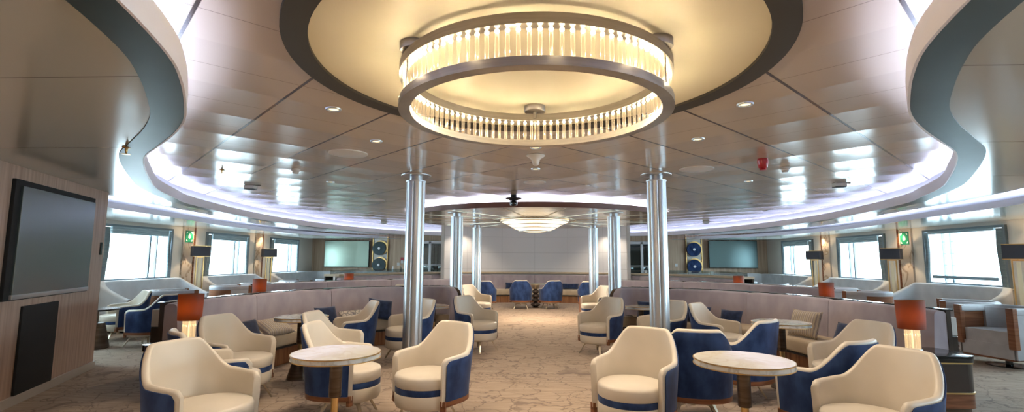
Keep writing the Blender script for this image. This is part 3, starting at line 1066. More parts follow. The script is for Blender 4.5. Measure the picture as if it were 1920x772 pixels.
# ------------------------------------------------------------------ ceiling fittings
def downlight(x, y, z, label, watt=14, lit=True, r=0.055):
    o = empty('downlight', (x, y, z))
    tag(o, label, 'downlight', 'recessed downlights')
    MB().lathe([(r * 0.72, -0.002), (r * 0.80, -0.012), (r, -0.012), (r * 1.06, -0.006), (r * 1.06, -0.0005), (r * 0.72, -0.0005)], n=28).obj('trim_ring', MAT['chrome'], o, smooth=40)
    MB().lathe([(0.001, -0.006), (r * 0.6, -0.006), (r * 0.72, -0.003), (0.001, -0.003)], n=20).obj('lens', MAT['lens'], o, smooth=40)
    if lit:
        add_light('downlight_or_fill', 'SPOT', (x, y, z - 0.016), watt, SOFTWARM, 0.012, (0, 0, 0), 125, 0.7)
DL = [(-1.52, 3.55, 'on the left of the ring chandelier, nearer one'), (-1.52, 4.56, 'on the left beyond the ring chandelier'),
      (1.52, 3.53, 'on the right of the ring chandelier, nearer one'), (1.52, 4.56, 'on the right beyond the ring chandelier'),
      (0.01, 4.87, 'on the centre line just behind the ring chandelier'), (0.01, 6.04, 'on the centre line behind the white horn fitting'),
      (-3.0, 7.02, 'far out to the left, past the round speaker'), (3.03, 7.05, 'far out to the right, behind the red sounder'),
      (-5.05, 11.3, 'small one near the left cove, far back'), (5.2, 11.3, 'small one near the right cove, far back')]
for x, y, w in DL:
    downlight(x, y, H_MAIN, 'round chrome downlight ' + w, 42)
for x, y, wh in ((-1.5, 0.9, 'just left of the camera'), (1.5, 0.9, 'just right of the camera'), (-3.4, 1.2, 'far left of the camera'), (3.4, 1.2, 'far right of the camera'), (0, -0.9, 'right behind the camera'), (-2.6, -0.9, 'behind the camera on the left'), (2.6, -0.9, 'behind the camera on the right')):
    zz = H_MAIN if abs(x) < 1 and y > 0.3 else H_SIDE
    if abs(x) == 1.5:
        x = math.copysign(1.9, x)
    add_light('downlight_or_fill', 'SPOT', (x, y, zz - 0.03), 40, SOFTWARM, 0.05, (0, 0, 0), 140, 0.7)
    o = empty('downlight', (x, y, zz))
    tag(o, 'round chrome downlight ' + wh, 'downlight', 'recessed downlights behind the camera')
    MB().lathe([(0.04, -0.012), (0.058, -0.006), (0.058, -0.0005), (0.04, -0.0005)], n=24).obj('trim_ring', MAT['chrome'], o, smooth=40)
for s_ in (-1, 1):
    downlight(s_ * 2.25, 16.25, H_MAIN, 'small downlight at the top of the pale back wall, %s' % ('left' if s_ < 0 else 'right'), 36)
for x, y in ((0, 9.8), (-1.0, 13.2), (1.0, 13.2)):  # unseen fill spots added to brighten the rear area, no fittings
    add_light('downlight_or_fill', 'SPOT', (x, y, H_DISC - 0.03), 32, SOFTWARM, 0.05, (0, 0, 0), 130, 0.7)

def speaker_disc(x, y, label, r=0.20):
    o = empty('ceiling_speaker', (x, y, H_MAIN))
    tag(o, label, 'speaker', 'round flat ceiling speakers')
    MB().lathe([(0.001, -0.010), (r * 0.93, -0.010), (r, -0.006), (r, -0.001), (0.001, -0.001)], n=48).obj('grille', MAT['offwhite'], o, smooth=30)
    MB().lathe([(r * 0.94, -0.013), (r * 1.02, -0.009), (r * 1.02, -0.0005), (r * 0.94, -0.0005)], n=48).obj('rim', MAT['white'], o, smooth=30)
speaker_disc(-2.0, 5.1, 'flat white round ceiling speaker left of the aisle')
speaker_disc(2.0, 6.1, 'flat white round ceiling speaker right of the aisle')
speaker_disc(0.0, 7.1, 'small flat white ring fitting on the centre line', 0.16)
speaker_disc(-3.05, 9.2, 'pale round ceiling plate far back left', 0.18)
speaker_disc(-4.4, 12.7, 'pale round ceiling plate near the left cove', 0.18)

def detector(x, y, label, z=H_MAIN):
    o = empty('smoke_detector', (x, y, z))
    tag(o, label, 'smoke detector', 'white round smoke detectors')
    MB().lathe([(0.055, -0.001), (0.055, -0.022), (0.048, -0.030), (0.001, -0.030)], n=28).obj('base', MAT['white'], o, smooth=40)
    MB().lathe([(0.036, -0.028), (0.040, -0.045), (0.030, -0.062), (0.001, -0.066)], n=28).obj('sensor_head', MAT['white'], o, smooth=40)
detector(-3.02, 6.0, 'white smoke detector on the left half of the ceiling')
detector(3.02, 6.0, 'white smoke detector on the right, beside the red sounder')

def boxsensor(x, y, label):
    o = empty('ceiling_sensor', (x, y, H_MAIN))
    tag(o, label, 'sensor', 'white box sensors')
    MB().box((0, 0, -0.03), (0.16, 0.11, 0.058)).obj('housing', MAT['white'], o, bevel=0.014, seg=3)
    MB().box((0, 0, -0.063), (0.15, 0.10, 0.008)).obj('dark_cover', MAT['blackmatte'], o, bevel=0.003)
    MB().tube([(0.1, 0.0, -0.006), (0.16, 0.0, -0.006)], 0.006).obj('indicator', MAT['silver'], o)
boxsensor(-4.4, 7.35, 'white box sensor with dark underside near the left cove')
boxsensor(4.4, 7.25, 'white box sensor with dark underside near the right cove')
boxsensor(-4.55, 14.6, 'small dark box fitting far back left of the near left column')
boxsensor(4.9, 14.3, 'small dark box fitting far back right of the near right column')

o = empty('alarm_sounder', (2.53, 5.5, H_MAIN))
tag(o, 'red round alarm sounder hanging from the right half of the ceiling', 'alarm')
MB().lathe([(0.055, -0.001), (0.055, -0.016), (0.050, -0.02)], n=28).obj('base', MAT['red'], o, smooth=40)
MB().lathe([(0.058, -0.018), (0.056, -0.055), (0.046, -0.10), (0.042, -0.104), (0.001, -0.104)], n=28).obj('body', MAT['red'], o, smooth=40)
MB().lathe([(0.032, -0.104), (0.036, -0.112), (0.034, -0.128), (0.001, -0.132)], n=28).obj('beacon', MAT['red'], o, smooth=40)

o = empty('ceiling_horn', (0.01, 5.25, H_MAIN))
tag(o, 'white trumpet-shaped fitting hanging on the centre line behind the chandelier', 'ceiling fitting')
MB().lathe([(0.001, -0.001), (0.095, -0.001), (0.098, -0.012), (0.085, -0.022), (0.05, -0.045), (0.036, -0.085), (0.032, -0.105), (0.022, -0.115), (0.001, -0.117)], n=32).obj('body', MAT['white'], o, smooth=50)
MB().lathe([(0.099, -0.002), (0.101, -0.007), (0.099, -0.012)], n=32).obj('rim', MAT['white'], o, smooth=40)

o = empty('security_camera', (-0.37, 8.55, H_MAIN))
tag(o, 'black dome security camera hanging before the disc ceiling edge', 'security camera')
MB().lathe([(0.001, -0.001), (0.05, -0.001), (0.05, -0.05), (0.14, -0.055), (0.145, -0.065), (0.06, -0.095), (0.001, -0.095)], n=36).obj('mount', MAT['blackmatte'], o, smooth=40)
MB().tube([(-0.05, 0, -0.09), (-0.06, 0, -0.14), (-0.05, 0, -0.18)], 0.01).tube([(0.05, 0, -0.09), (0.06, 0, -0.14), (0.05, 0, -0.18)], 0.01).obj('yoke', MAT['silver'], o, smooth=50)
MB().lathe([(0.001, -0.20), (0.03, -0.195), (0.048, -0.17), (0.052, -0.14), (0.045, -0.11), (0.02, -0.095), (0.001, -0.095)], n=28).obj('camera_head', MAT['black'], o, smooth=60)

def sprinkler(x, y, z, label):
    o = empty('sprinkler', (x, y, z))
    tag(o, label, 'sprinkler', 'ceiling sprinkler heads')
    MB().lathe([(0.03, -0.001), (0.028, -0.008), (0.010, -0.012), (0.010, -0.03), (0.004, -0.05), (0.001, -0.055)], n=20).obj('body', MAT['brass'], o, smooth=40)
    MB().lathe([(0.001, -0.055), (0.03, -0.055), (0.03, -0.058), (0.001, -0.058)], n=20).obj('deflector', MAT['brass'], o, smooth=40)
sprinkler(-4.0, 6.03, H_MAIN, 'brass sprinkler head on the main ceiling near the left cove')
sprinkler(-6.25, 10.9, H_SIDE, 'small sprinkler head on the lower side ceiling, left')
sprinkler(6.25, 11.0, H_SIDE, 'small sprinkler head on the lower side ceiling, right')
sprinkler(-3.18, 3.62, H_SIDE, 'sprinkler head on the near left lower ceiling beside the slate band')

# ------------------------------------------------------------------ tub armchair
def tub_chair():
    root = empty('tub_chair')
    TH = 114
    def height(t):
        a = abs(t)
        if a <= 27: h = 0.825
        elif a < 70:
            u = ((a - 27) / 43) ** 0.82
            u = u * u * (3 - 2 * u)
            h = 0.825 - 0.22 * u
        else: h = 0.605 - 0.015 * (a - 70) / 44
        return h
    def plan(t, r):
        a = R(t)
        x, y = -math.cos(a), math.sin(a)
        # slightly squared plan, arms running forward
        e = 2.35
        k = (abs(x) ** e + abs(y) ** e) ** (-1 / e)
        x, y = x * k, y * k
        if x > 0:
            x *= 1.3
        return x * r, y * r
    def shell(th, rin, rout, z0, top_off, rr, flare=0.045, nseg=64):
        rings = []
        for i in range(nseg + 1):
            t = -th + 2 * th * i / nseg
            zt = height(t) - top_off
            # round the front top corner
            e = (th - abs(t))
            if e < 7:
                zt -= 0.035 * (1 - math.sqrt(max(0, 1 - ((7 - e) / 7) ** 2)))
            prof = []
            nz = 6
            outer, inner = [], []
            for k in range(nz + 1):
                z = z0 + (zt - rr - z0) * k / nz
                f = flare * max(0, (z - 0.30)) / 0.5 * max(0.0, math.cos(R(t))) + 0.022 * (z - 0.2) / 0.6
                outer.append((rout + f, z)); inner.append((rin + f, z))
            mid = (outer[-1][0] + inner[-1][0]) / 2
            hw = (outer[-1][0] - inner[-1][0]) / 2
            arc = [(mid + hw * math.cos(R(a)), zt - rr + rr * math.sin(R(a))) for a in (30, 60, 90, 120, 150)]
            prof = outer + arc + inner[::-1]
            rings.append([(*plan(t, r), z) for r, z in prof])
        return rings
    # front ends get rounded by tapering thickness
    MB().loft(shell(TH, 0.262, 0.306, 0.215, 0.0, 0.022)).obj('padded_shell', MAT['leather'], root, smooth=48)
    MB().loft(shell(TH - 5, 0.3055, 0.3155, 0.245, 0.026, 0.004)).obj('outer_panel', MAT['velvet'], root, smooth=48)
    MB().loft([[(*plan(t, r), z) for r, z in ((0.300, 0.205), (0.318, 0.205), (0.320, 0.246), (0.300, 0.246))] for t in [-(TH - 5) + 2 * (TH - 5) * i / 48 for i in range(49)]]).obj('lower_rail', MAT['trimwood'], root, smooth=40)
    for sgn in (-1, 1):
        x, y = plan(TH - 2.5, 0.300)
        MB().box((x, sgn * y, 0.208), (0.034, 0.046, 0.085), rz=sgn * R(24)).obj('front_post', MAT['trimwood'], root, bevel=0.004)
    c = (0.05, 0, 0)
    MB().lathe([(0.001, 0.335), (0.262, 0.335), (0.268, 0.345), (0.270, 0.41), (0.262, 0.428), (0.24, 0.437), (0.12, 0.445), (0.001, 0.447)], c, 56).obj('seat_cushion', MAT['leather'], root, smooth=50)
    MB().lathe([(0.001, 0.285), (0.264, 0.285), (0.266, 0.290), (0.266, 0.332), (0.262, 0.336), (0.001, 0.336)], c, 56).obj('velvet_band', MAT['velvet'], root, smooth=50)
    MB().lathe([(0.001, 0.165), (0.235, 0.165), (0.258, 0.175), (0.268, 0.20), (0.270, 0.27), (0.264, 0.285), (0.001, 0.285)], c, 56).obj('seat_base', MAT['leather'], root, smooth=50)
    MB().lathe([(0.001, 0.10), (0.022, 0.10), (0.022, 0.15), (0.11, 0.155), (0.11, 0.166), (0.001, 0.166)], c, 20).obj('swivel', MAT['champagne'], root, smooth=40)
    for a in (45, 135, 225, 315):
        ca, sa = math.cos(R(a)), math.sin(R(a))
        T = Vector((-sa, ca, 0))
        A = Vector((0.035 + 0.05 * ca, 0.05 * sa, 0.155)); B = Vector((0.035 + 0.20 * ca, 0.20 * sa, 0.145)); D = Vector((0.035 + 0.29 * ca, 0.29 * sa, 0.0))
        rings = []
        for p, w, h in ((A, 0.020, 0.010), (B, 0.018, 0.014), (D, 0.009, 0.0)):
            if p is D:
                off = Vector((ca, sa, 0)) * 0.010
                rings.append([p - T * w - off, p + T * w - off, p + T * w + off, p - T * w + off])
            else:
                up = Vector((0.35 * ca, 0.35 * sa, 1)).normalized() * 0.013
                rings.append([p - T * w - up, p + T * w - up, p + T * w + up, p - T * w + up])
        MB().loft(rings).obj('leg', MAT['champagne'], root, bevel=0.002, seg=1)
    index_kids(root)
    return root
tub0 = tub_chair()
used0 = False
def place_tub(x, y, a, label, group=None):
    global used0
    o = tub0 if not used0 else copy_tree(tub0)
    used0 = True
    o.location = (x, y, 0)
    o.rotation_euler = (0, 0, R(a))
    tag(o, label, 'armchair', group or 'cream and navy tub chairs')
    return o
T = 'cream leather tub chair '
place_tub(-2.24, 3.36, -18, T + 'in the bottom left corner, closest to the camera on the left')
place_tub(-0.91, 4.40, -122, T + 'facing the camera, left of the aisle, by a marble table')
place_tub(-1.72, 4.52, 2, T + 'turned right, directly behind the near left marble table')
place_tub(-2.15, 5.42, -2, T + 'turned right, covering the edge of the second left marble table')
place_tub(-2.66, 4.16, 45, T + 'mostly hidden behind the closest left chair')
place_tub(-2.97, 4.95, -15, T + 'in front of the left banquette, right of the left copper lamp')
place_tub(-2.51, 6.72, -148, T + 'behind the second left table with navy flank showing on its right')
place_tub(-1.81, 7.10, -140, T + 'partly hidden by the near left metal column')
place_tub(-0.90, 7.85, -35, T + 'left of the aisle with splayed legs, before the second column')
place_tub(-1.30, 11.3, -35, T + 'far back left of the aisle, by the end cabinet')
place_tub(-1.90, 10.6, -120, T + 'tucked behind the left banquette end, left of the second column')
place_tub(-1.41, 14.1, 90, 'navy-backed tub chair seen from behind at the farthest left column')
place_tub(-0.41, 14.5, 92, 'navy-backed tub chair seen from behind, left of the turned pedestal table')
place_tub(0.46, 14.5, 108, 'navy-backed tub chair seen from behind, right of the turned pedestal table')
place_tub(1.53, 14.1, 85, 'navy-backed tub chair seen from behind at the farthest right column')
place_tub(-7.15, 8.38, -125, T + 'by the left windows, behind the dark round table')
place_tub(-6.25, 7.85, 182, T + 'with navy side by the left windows, next to the banquette end')
place_tub(0.80, 4.15, -124, T + 'facing the camera right of the aisle in the foreground')
place_tub(1.43, 4.66, 82, 'tub chair showing its whole navy velvet back, left of the near right table')
place_tub(2.10, 5.32, 128, 'tub chair with navy side and high cream-edged back, behind the near right table')
place_tub(2.45, 6.78, -42, T + 'behind two navy-backed chairs, left of the second right table')
place_tub(2.26, 4.13, 118, 'tub chair with navy side at the right of the near right table')
place_tub(2.17, 3.38, -158, T + 'in the bottom right, closest to the camera on the right')
place_tub(2.98, 4.95, -162, T + 'with back beside the right copper lamp')
place_tub(1.79, 7.25, -150, T + 'partly hidden by the near right metal column')
place_tub(0.99, 7.72, -138, T + 'right of the aisle with splayed legs, mid distance')
place_tub(1.35, 11.3, -145, T + 'far back right of the aisle, by the end cabinet')
place_tub(1.91, 10.7, -60, T + 'tucked behind the right banquette end')
place_tub(-4.45, 8.75, 120, T + 'showing only its top above the left banquette')
place_tub(-2.95, 11.0, -80, T + 'barely visible above the left banquette near the column')
place_tub(3.9, 9.9, 100, T + 'showing only its top above the right banquette')

# ------------------------------------------------------------------ marble pedestal tables
def pedestal_table(x, y, h, r, label):
    t = empty('pedestal_table', (x, y, 0))
    tag(t, label, 'table', 'round marble pedestal tables')
    MB().lathe([(0.001, h - 0.004), (r - 0.006, h - 0.004), (r - 0.002, h), (0.001, h)], n=64).obj('tabletop', MAT['marble'], t, smooth=40)
    MB().lathe([(r - 0.012, h - 0.036), (r, h - 0.036), (r, h - 0.006), (r - 0.006, h - 0.004), (0.001, h - 0.004), (0.001, h - 0.036)], n=64).obj('marble_edge', MAT['tableedge'], t, smooth=40)
    for z in (h - 0.004, h - 0.038):
        MB().lathe([(r - 0.003, z - 0.004), (r + 0.004, z - 0.004), (r + 0.004, z + 0.002), (r - 0.003, z + 0.002)], n=64).obj('brass_rim', MAT['brass'], t, smooth=40)
    MB().lathe([(0.001, 0.40), (0.041, 0.40), (0.044, 0.404), (0.044, h - 0.04), (0.001, h - 0.04)], n=32).obj('upper_post', MAT['bronze'], t, smooth=40)
    MB().lathe([(0.026, 0.24), (0.026, 0.402)], n=28).obj('inner_post', MAT['brass'], t, smooth=40)
    MB().lathe([(0.001, 0), (0.135, 0), (0.135, 0.012), (0.065, 0.26), (0.06, 0.27), (0.001, 0.27)], n=36).obj('flared_base', MAT['bronze'], t, smooth=40)
    return t
pedestal_table(-1.46, 3.66, 0.72, 0.315, 'round cream marble pedestal table in the left foreground')
pedestal_table(-2.78, 5.86, 0.72, 0.30, 'second round marble pedestal table on the left, by the banquette')
pedestal_table(-1.65, 8.07, 0.66, 0.25, 'small round marble table behind the near left column')
pedestal_table(1.45, 3.60, 0.72, 0.325, 'round cream marble pedestal table in the right foreground')
pedestal_table(2.77, 5.79, 0.72, 0.30, 'second round marble table on the right, before the striped cushion')
pedestal_table(1.73, 8.25, 0.66, 0.25, 'small round marble table left of the near right column')
pedestal_table(-3.45, 10.3, 0.70, 0.27, 'round table whose top just shows over the left banquette')
# dark window table
t = empty('window_table', (-6.88, 7.55, 0))
tag(t, 'dark round table on a wide tapered base by the left windows', 'table')
MB().lathe([(0.001, 0.585), (0.30, 0.585), (0.31, 0.60), (0.305, 0.61), (0.001, 0.61)], n=48).obj('tabletop', MAT['black'], t, smooth=40)
MB().lathe([(0.036, 0.38), (0.036, 0.588)], n=24).obj('post', MAT['bronze'], t, smooth=40)
MB().lathe([(0.001, 0), (0.20, 0), (0.20, 0.02), (0.125, 0.38), (0.12, 0.39), (0.001, 0.39)], n=40).obj('tapered_base', MAT['bronze'], t, smooth=40)
# turned pedestal table at the back
t = empty('turned_table', (0.02, 14.75, 0))
tag(t, 'dark table on a stacked-ball turned pedestal with round glass top, centre back', 'table')
prof = [(0.001, 0), (0.10, 0), (0.13, 0.03)]
for zc, rr in ((0.10, 0.115), (0.235, 0.085), (0.355, 0.095), (0.475, 0.075)):
    for k in range(9):
        a = R(-80 + 20 * k)
        prof.append((0.03 + rr * math.cos(a), zc + 0.062 * math.sin(a)))
prof += [(0.05, 0.54), (0.05, 0.555), (0.001, 0.555)]
MB().lathe(prof, n=36).obj('turned_pedestal', MAT['darkwood'], t, smooth=60)
MB().lathe([(0.09, 0.555), (0.12, 0.64), (0.13, 0.69)], n=24).obj('top_support', MAT['champagne'], t, smooth=60)
MB().lathe([(0.001, 0.69), (0.31, 0.69), (0.31, 0.71), (0.001, 0.71)], n=48).obj('glass_top', MAT['lowglass'], t, smooth=40)
MB().lathe([(0.30, 0.688), (0.315, 0.688), (0.315, 0.712), (0.30, 0.712)], n=48).obj('top_rim', MAT['champagne'], t, smooth=40)

# ------------------------------------------------------------------ curved banquettes
def banquette(curve_, label, h=0.91, seat=True, end_drop=0.0, seg_len=1.5, rail=True, s=1, fascia_h=0.0):
    root = empty('banquette', (0, 0, 0))
    tag(root, label, 'banquette', 'curved lilac banquettes')
    P0 = catmull([(s * x, y, 0) for x, y in curve_], 8)
    P, L = resample(P0, 0.08)
    N = normals2(P)
    ctr = Vector((0, 4.5))
    mid = len(P) // 2
    if N[mid].dot(Vector((P[mid].x, P[mid].y)) - ctr) < 0:
        N = [-v for v in N]        # N points outward (away from the room centre)
    n = len(P)
    # upholstered back in segments
    nseg = max(1, int(round(L / seg_len)))
    hh = []
    for i in range(n):
        d = L - L * i / (n - 1)
        hh.append(h - (end_drop * (1 - min(1, d / 0.55)) ** 1.6 if end_drop else 0))
    for k in range(nseg):
        a = int(round((n - 1) * k / nseg)); b = int(round((n - 1) * (k + 1) / nseg))
        PP, NN = [], []
        idx = list(range(a, b + 1))
        mb = MB()
        rings = []
        for q, i in enumerate(idx):
            e = min(q, len(idx) - 1 - q)
            shrink = 0.012 if e == 0 else (0.003 if e == 1 else 0.0)
            t = (P[min(i + 1, n - 1)] - P[max(i - 1, 0)]).normalized()
            push = t * (0.004 if q == 0 else (-0.004 if q == len(idx) - 1 else 0))
            zt = hh[i]
            pr = rrect(-0.09 + shrink, 0.05, 0.30, zt - shrink, 0.035, 4, (0, 0, 1, 1))
            # lean: lower part comes forward
            pr = [(o - 0.05 * max(0, (zt - z)) / 0.6 if o < 0 else o, z) for o, z in pr]
            rings.append([(P[i].x + push.x + N[i].x * o, P[i].y + push.y + N[i].y * o, z) for o, z in pr])
        mb.loft(rings)
        mb.obj('back_cushion', MAT['bench'], root, smooth=50)
    # rear carcass and rail
    mb = MB()
    sweep(mb, P, N, [(0.05, 0.0), (0.10, 0.0), (0.10, 1), (0.05, 1)], zf=lambda i, pr: [(0.05, 0.0), (0.10, 0.0), (0.10, hh[i] - 0.01), (0.05, hh[i] - 0.01)])
    mb.obj('rear_panel', MAT['darkwood'], root, smooth=40)
    if rail:
        mb = MB()
        nr = n if not end_drop else n - 8
        sweep(mb, P[:nr], N[:nr], [(0.045, h - 0.01), (0.13, h - 0.01), (0.13, h + 0.008), (0.045, h + 0.008)])
        mb.obj('top_rail', MAT['black'], root, smooth=40)
    if seat:
        nseat = n - (3 if end_drop else 0)
        a0 = 6 if end_drop else 0
        PS, NS = P[a0:nseat], N[a0:nseat]
        mb = MB()
        sweep(mb, PS, NS, rrect(-0.64, -0.10, 0.25, 0.425, 0.04, 4, (1, 0, 0, 1)))
        mb.obj('seat_cushion', MAT['benchseat'], root, smooth=50)
        mb = MB()
        sweep(mb, PS, NS, [(-0.62, 0.225), (0.05, 0.225), (0.05, 0.25), (-0.62, 0.25)])
        mb.obj('seat_board', MAT['black'], root, smooth=50)
        mb = MB()
        sweep(mb, PS, NS, [(-0.56, 0.0), (0.04, 0.0), (0.04, 0.225), (-0.56, 0.225)])
        mb.obj('kickboard', MAT['kickwood'], root, smooth=50)
    return root, P, N

rowA = [(4.02, 5.32), (4.05, 5.7), (4.00, 6.2), (3.84, 7.1), (3.50, 7.9), (2.88, 8.62), (2.3, 8.98), (1.85, 9.15), (1.58, 9.12), (1.42, 8.9), (1.38, 8.6)]
rowB = [(5.30, 9.25), (5.22, 9.75), (4.85, 10.5), (4.5, 11.15), (3.9, 11.9), (3.1, 12.3), (2.3, 12.45), (1.85, 12.42)]
rowC = [(5.35, 13.3), (5.15, 14.1), (4.65, 15.0), (3.85, 15.9), (2.7, 16.6), (1.4, 17.0), (0.0, 17.15)]
for s in (-1, 1):
    side = 'left' if s < 0 else 'right'
    rA = rowA if s < 0 else [(4.16, 5.32), (4.10, 5.7)] + rowA[2:]
    bqA = banquette(rA, 'nearest long curved lilac banquette on the %s, facing the chandelier' % side, s=s, end_drop=0.42)
    ep = bqA[0]
    ex = -4.20 if s < 0 else 4.29
    MB().box((ex, 5.47, 0.32), (0.16, 0.13, 0.64)).obj('end_post', MAT['darkwood'], ep, bevel=0.01)
    MB().box((ex, 5.47, 0.735), (0.16, 0.13, 0.19)).obj('end_post_cap', MAT['offwhite'], ep, bevel=0.01)
    banquette(rowB, 'second curved lilac banquette on the %s, its back showing above the nearest one' % side, s=s, seg_len=1.9)
rc = rowC + [(-x, y) for x, y in reversed(rowC[:-1])]
bq, PC, NC = banquette(rc, 'long curved lilac banquette sweeping in front of the pale back wall', h=0.90, seg_len=1.9, rail=False)
# ledge behind the rear banquette
lg = empty('ledge', (0, 0, 0))
tag(lg, 'pale curved ledge running behind the rear banquette', 'ledge')
mb = MB(); sweep(mb, PC, NC, [(0.10, 0.0), (0.16, 0.0), (0.16, 0.97), (0.10, 0.97)])
mb.obj('ledge_front', MAT['offwhite'], lg, smooth=40)
mb = MB(); sweep(mb, PC, NC, rrect(-0.02, 0.46, 0.925, 0.99, 0.02, 3))
mb.obj('ledge_top', MAT['benchseat'], lg, smooth=50)
mb = MB(); sweep(mb, PC, NC, [(0.40, 0.0), (0.44, 0.0), (0.44, 0.925), (0.40, 0.925)])
mb.obj('ledge_back', MAT['darkwood'], lg, smooth=40)
nC = len(PC)
for s in (-1, 1):
    i0, i1 = (0, int(nC * 0.24)) if s > 0 else (int(nC * 0.76), nC)
    mb = MB(); sweep(mb, PC[i0:i1], NC[i0:i1], [(0.25, 0.991), (0.26, 0.991), (0.26, 1.10), (0.25, 1.10)])
    o = mb.obj('glass_screen', MAT['lowglass'], smooth=40)
    tag(o, 'low glass screen standing on the %s part of the rear ledge' % ('left' if s < 0 else 'right'), 'glass screen', 'low glass screens')

def on_curve(P, N, f, off):
    i = int(round((len(P) - 1) * f))
    return P[i].x + N[i].x * off, P[i].y + N[i].y * off, math.atan2(-N[i].y, -N[i].x)

# end cabinets with copper lamps
def end_cabinet(x, y, s, label, w=0.75, d=0.62, h=0.55):
    o = empty('end_cabinet', (x, y, 0))
    tag(o, label, 'cabinet', 'dark lacquered end cabinets')
    def rr(wx, dy, r, n=6):
        out = []
        for cx_, cy_, a0 in ((wx / 2 - r, dy / 2 - r, 0), (-wx / 2 + r, dy / 2 - r, 90), (-wx / 2 + r, -dy / 2 + r, 180), (wx / 2 - r, -dy / 2 + r, 270)):
            for k in range(n + 1):
                a = R(a0 + 90 * k / n)
                out.append((cx_ + r * math.cos(a), cy_ + r * math.sin(a)))
        return out
    def slab(z0, z1, grow, m, nm):
        pr = rr(w + grow, d + grow, 0.10)
        MB().loft([[(a, b, z0) for a, b in pr], [(a, b, z1) for a, b in pr]]).obj(nm, m, o, smooth=40, bevel=0.004 if nm == 'cabinet_top' else 0)
    slab(0.0, 0.09, -0.04, MAT['bronze'], 'plinth')
    slab(0.09, 0.215, 0.0, MAT['trimwood'], 'lower_wood_band')
    slab(0.215, 0.228, 0.012, MAT['brass'], 'brass_inlay')
    slab(0.228, 0.48, 0.0, MAT['darkwood'], 'body')
    slab(0.48, 0.492, 0.012, MAT['brass'], 'brass_inlay')
    slab(0.492, h, 0.02, MAT['black'], 'cabinet_top')
    return o
def copper_lamp(x, y, z, label, watt=1.3):
    o = empty('table_lamp', (x, y, z))
    tag(o, label, 'lamp', 'copper shade table lamps')
    MB().lathe([(0.001, 0), (0.075, 0), (0.078, 0.006), (0.078, 0.022), (0.001, 0.024)], n=36, sy=0.75).obj('foot', MAT['chrome'], o, smooth=40)
    rods = MB()
    for k in range(14):
        a = 2 * PI * k / 14
        rods.lathe([(0.0105, 0.024), (0.0105, 0.215)], (0.055 * math.cos(a), 0.042 * math.sin(a), 0), 8)
    rods.obj('glass_rods', MAT['litrod'], o, smooth=40)
    MB().lathe([(0.007, 0.03), (0.009, 0.09), (0.007, 0.20)], n=14).obj('lit_core', MAT['crystal_warm'], o, smooth=40)
    sh = MB()
    n = 56
    prof = [(0.118, 0.21), (0.128, 0.48), (0.1255, 0.48), (0.1155, 0.21)]
    vs = [(r * math.cos(2 * PI * k / n), 0.78 * r * math.sin(2 * PI * k / n), z) for k in range(n) for r, z in prof]
    fs = []
    for i in range(n):
        for j in range(4):
            fs.append((i * 4 + j, i * 4 + (j + 1) % 4, ((i + 1) % n) * 4 + (j + 1) % 4, ((i + 1) % n) * 4 + j))
    sh.add(vs, fs)
    sh.obj('lamp_shade', MAT['shade'], o, smooth=40)
    MB().lathe([(0.001, 0.30), (0.02, 0.31), (0.028, 0.34), (0.02, 0.37), (0.001, 0.38)], n=16).obj('bulb', MAT['bulb'], o, smooth=60)
    add_light('table_lamp_bulb', 'POINT', (x, y, z + 0.345), watt, WARM, 0.035)
    add_light('table_lamp_base_glow', 'POINT', (x, y - 0.0, z + 0.15), watt * 0.25, WARM, 0.015)
    return o
for s in (-1, 1):
    side = 'left' if s < 0 else 'right'
    end_cabinet(-3.62 if s < 0 else 3.72, 5.0, s, 'dark lacquered end cabinet at the near end of the %s banquette' % side, 0.52 if s < 0 else 0.58, 0.46)
    copper_lamp(-3.60 if s < 0 else 3.62, 5.07 if s < 0 else 5.0, 0.55, 'copper shade table lamp on the near %s end cabinet' % side)
    end_cabinet(s * 5.10, 8.80, s, 'dark end cabinet at the front of the second %s banquette' % side, 0.5, 0.45)
    copper_lamp(-5.10 if s < 0 else 5.12, 9.0, 0.55, 'copper shade table lamp above the nearest banquette, %s side, middle of three' % side, 1.3)
    end_cabinet(s * 5.05, 12.75, s, 'dark end cabinet at the front of the rear banquette, %s side' % side, 0.45, 0.45)
    copper_lamp(s * (4.85 if s < 0 else 5.12), 12.75, 0.55, 'smallest farthest copper shade lamp on the %s' % side, 1.4)
    # aisle end cabinets of the second row
    o = empty('aisle_cabinet', (s * 1.42, 12.55, 0))
    tag(o, 'low brown cabinet with glass top on the %s of the aisle, far back' % side, 'cabinet', 'low aisle cabinets')
    MB().box((0, 0, 0.25), (0.60, 0.55, 0.50)).obj('body', MAT['barrelwood'], o, bevel=0.01)
    MB().box((0, 0, 0.515), (0.64, 0.60, 0.02)).obj('glass_top', MAT['black'], o, bevel=0.004)

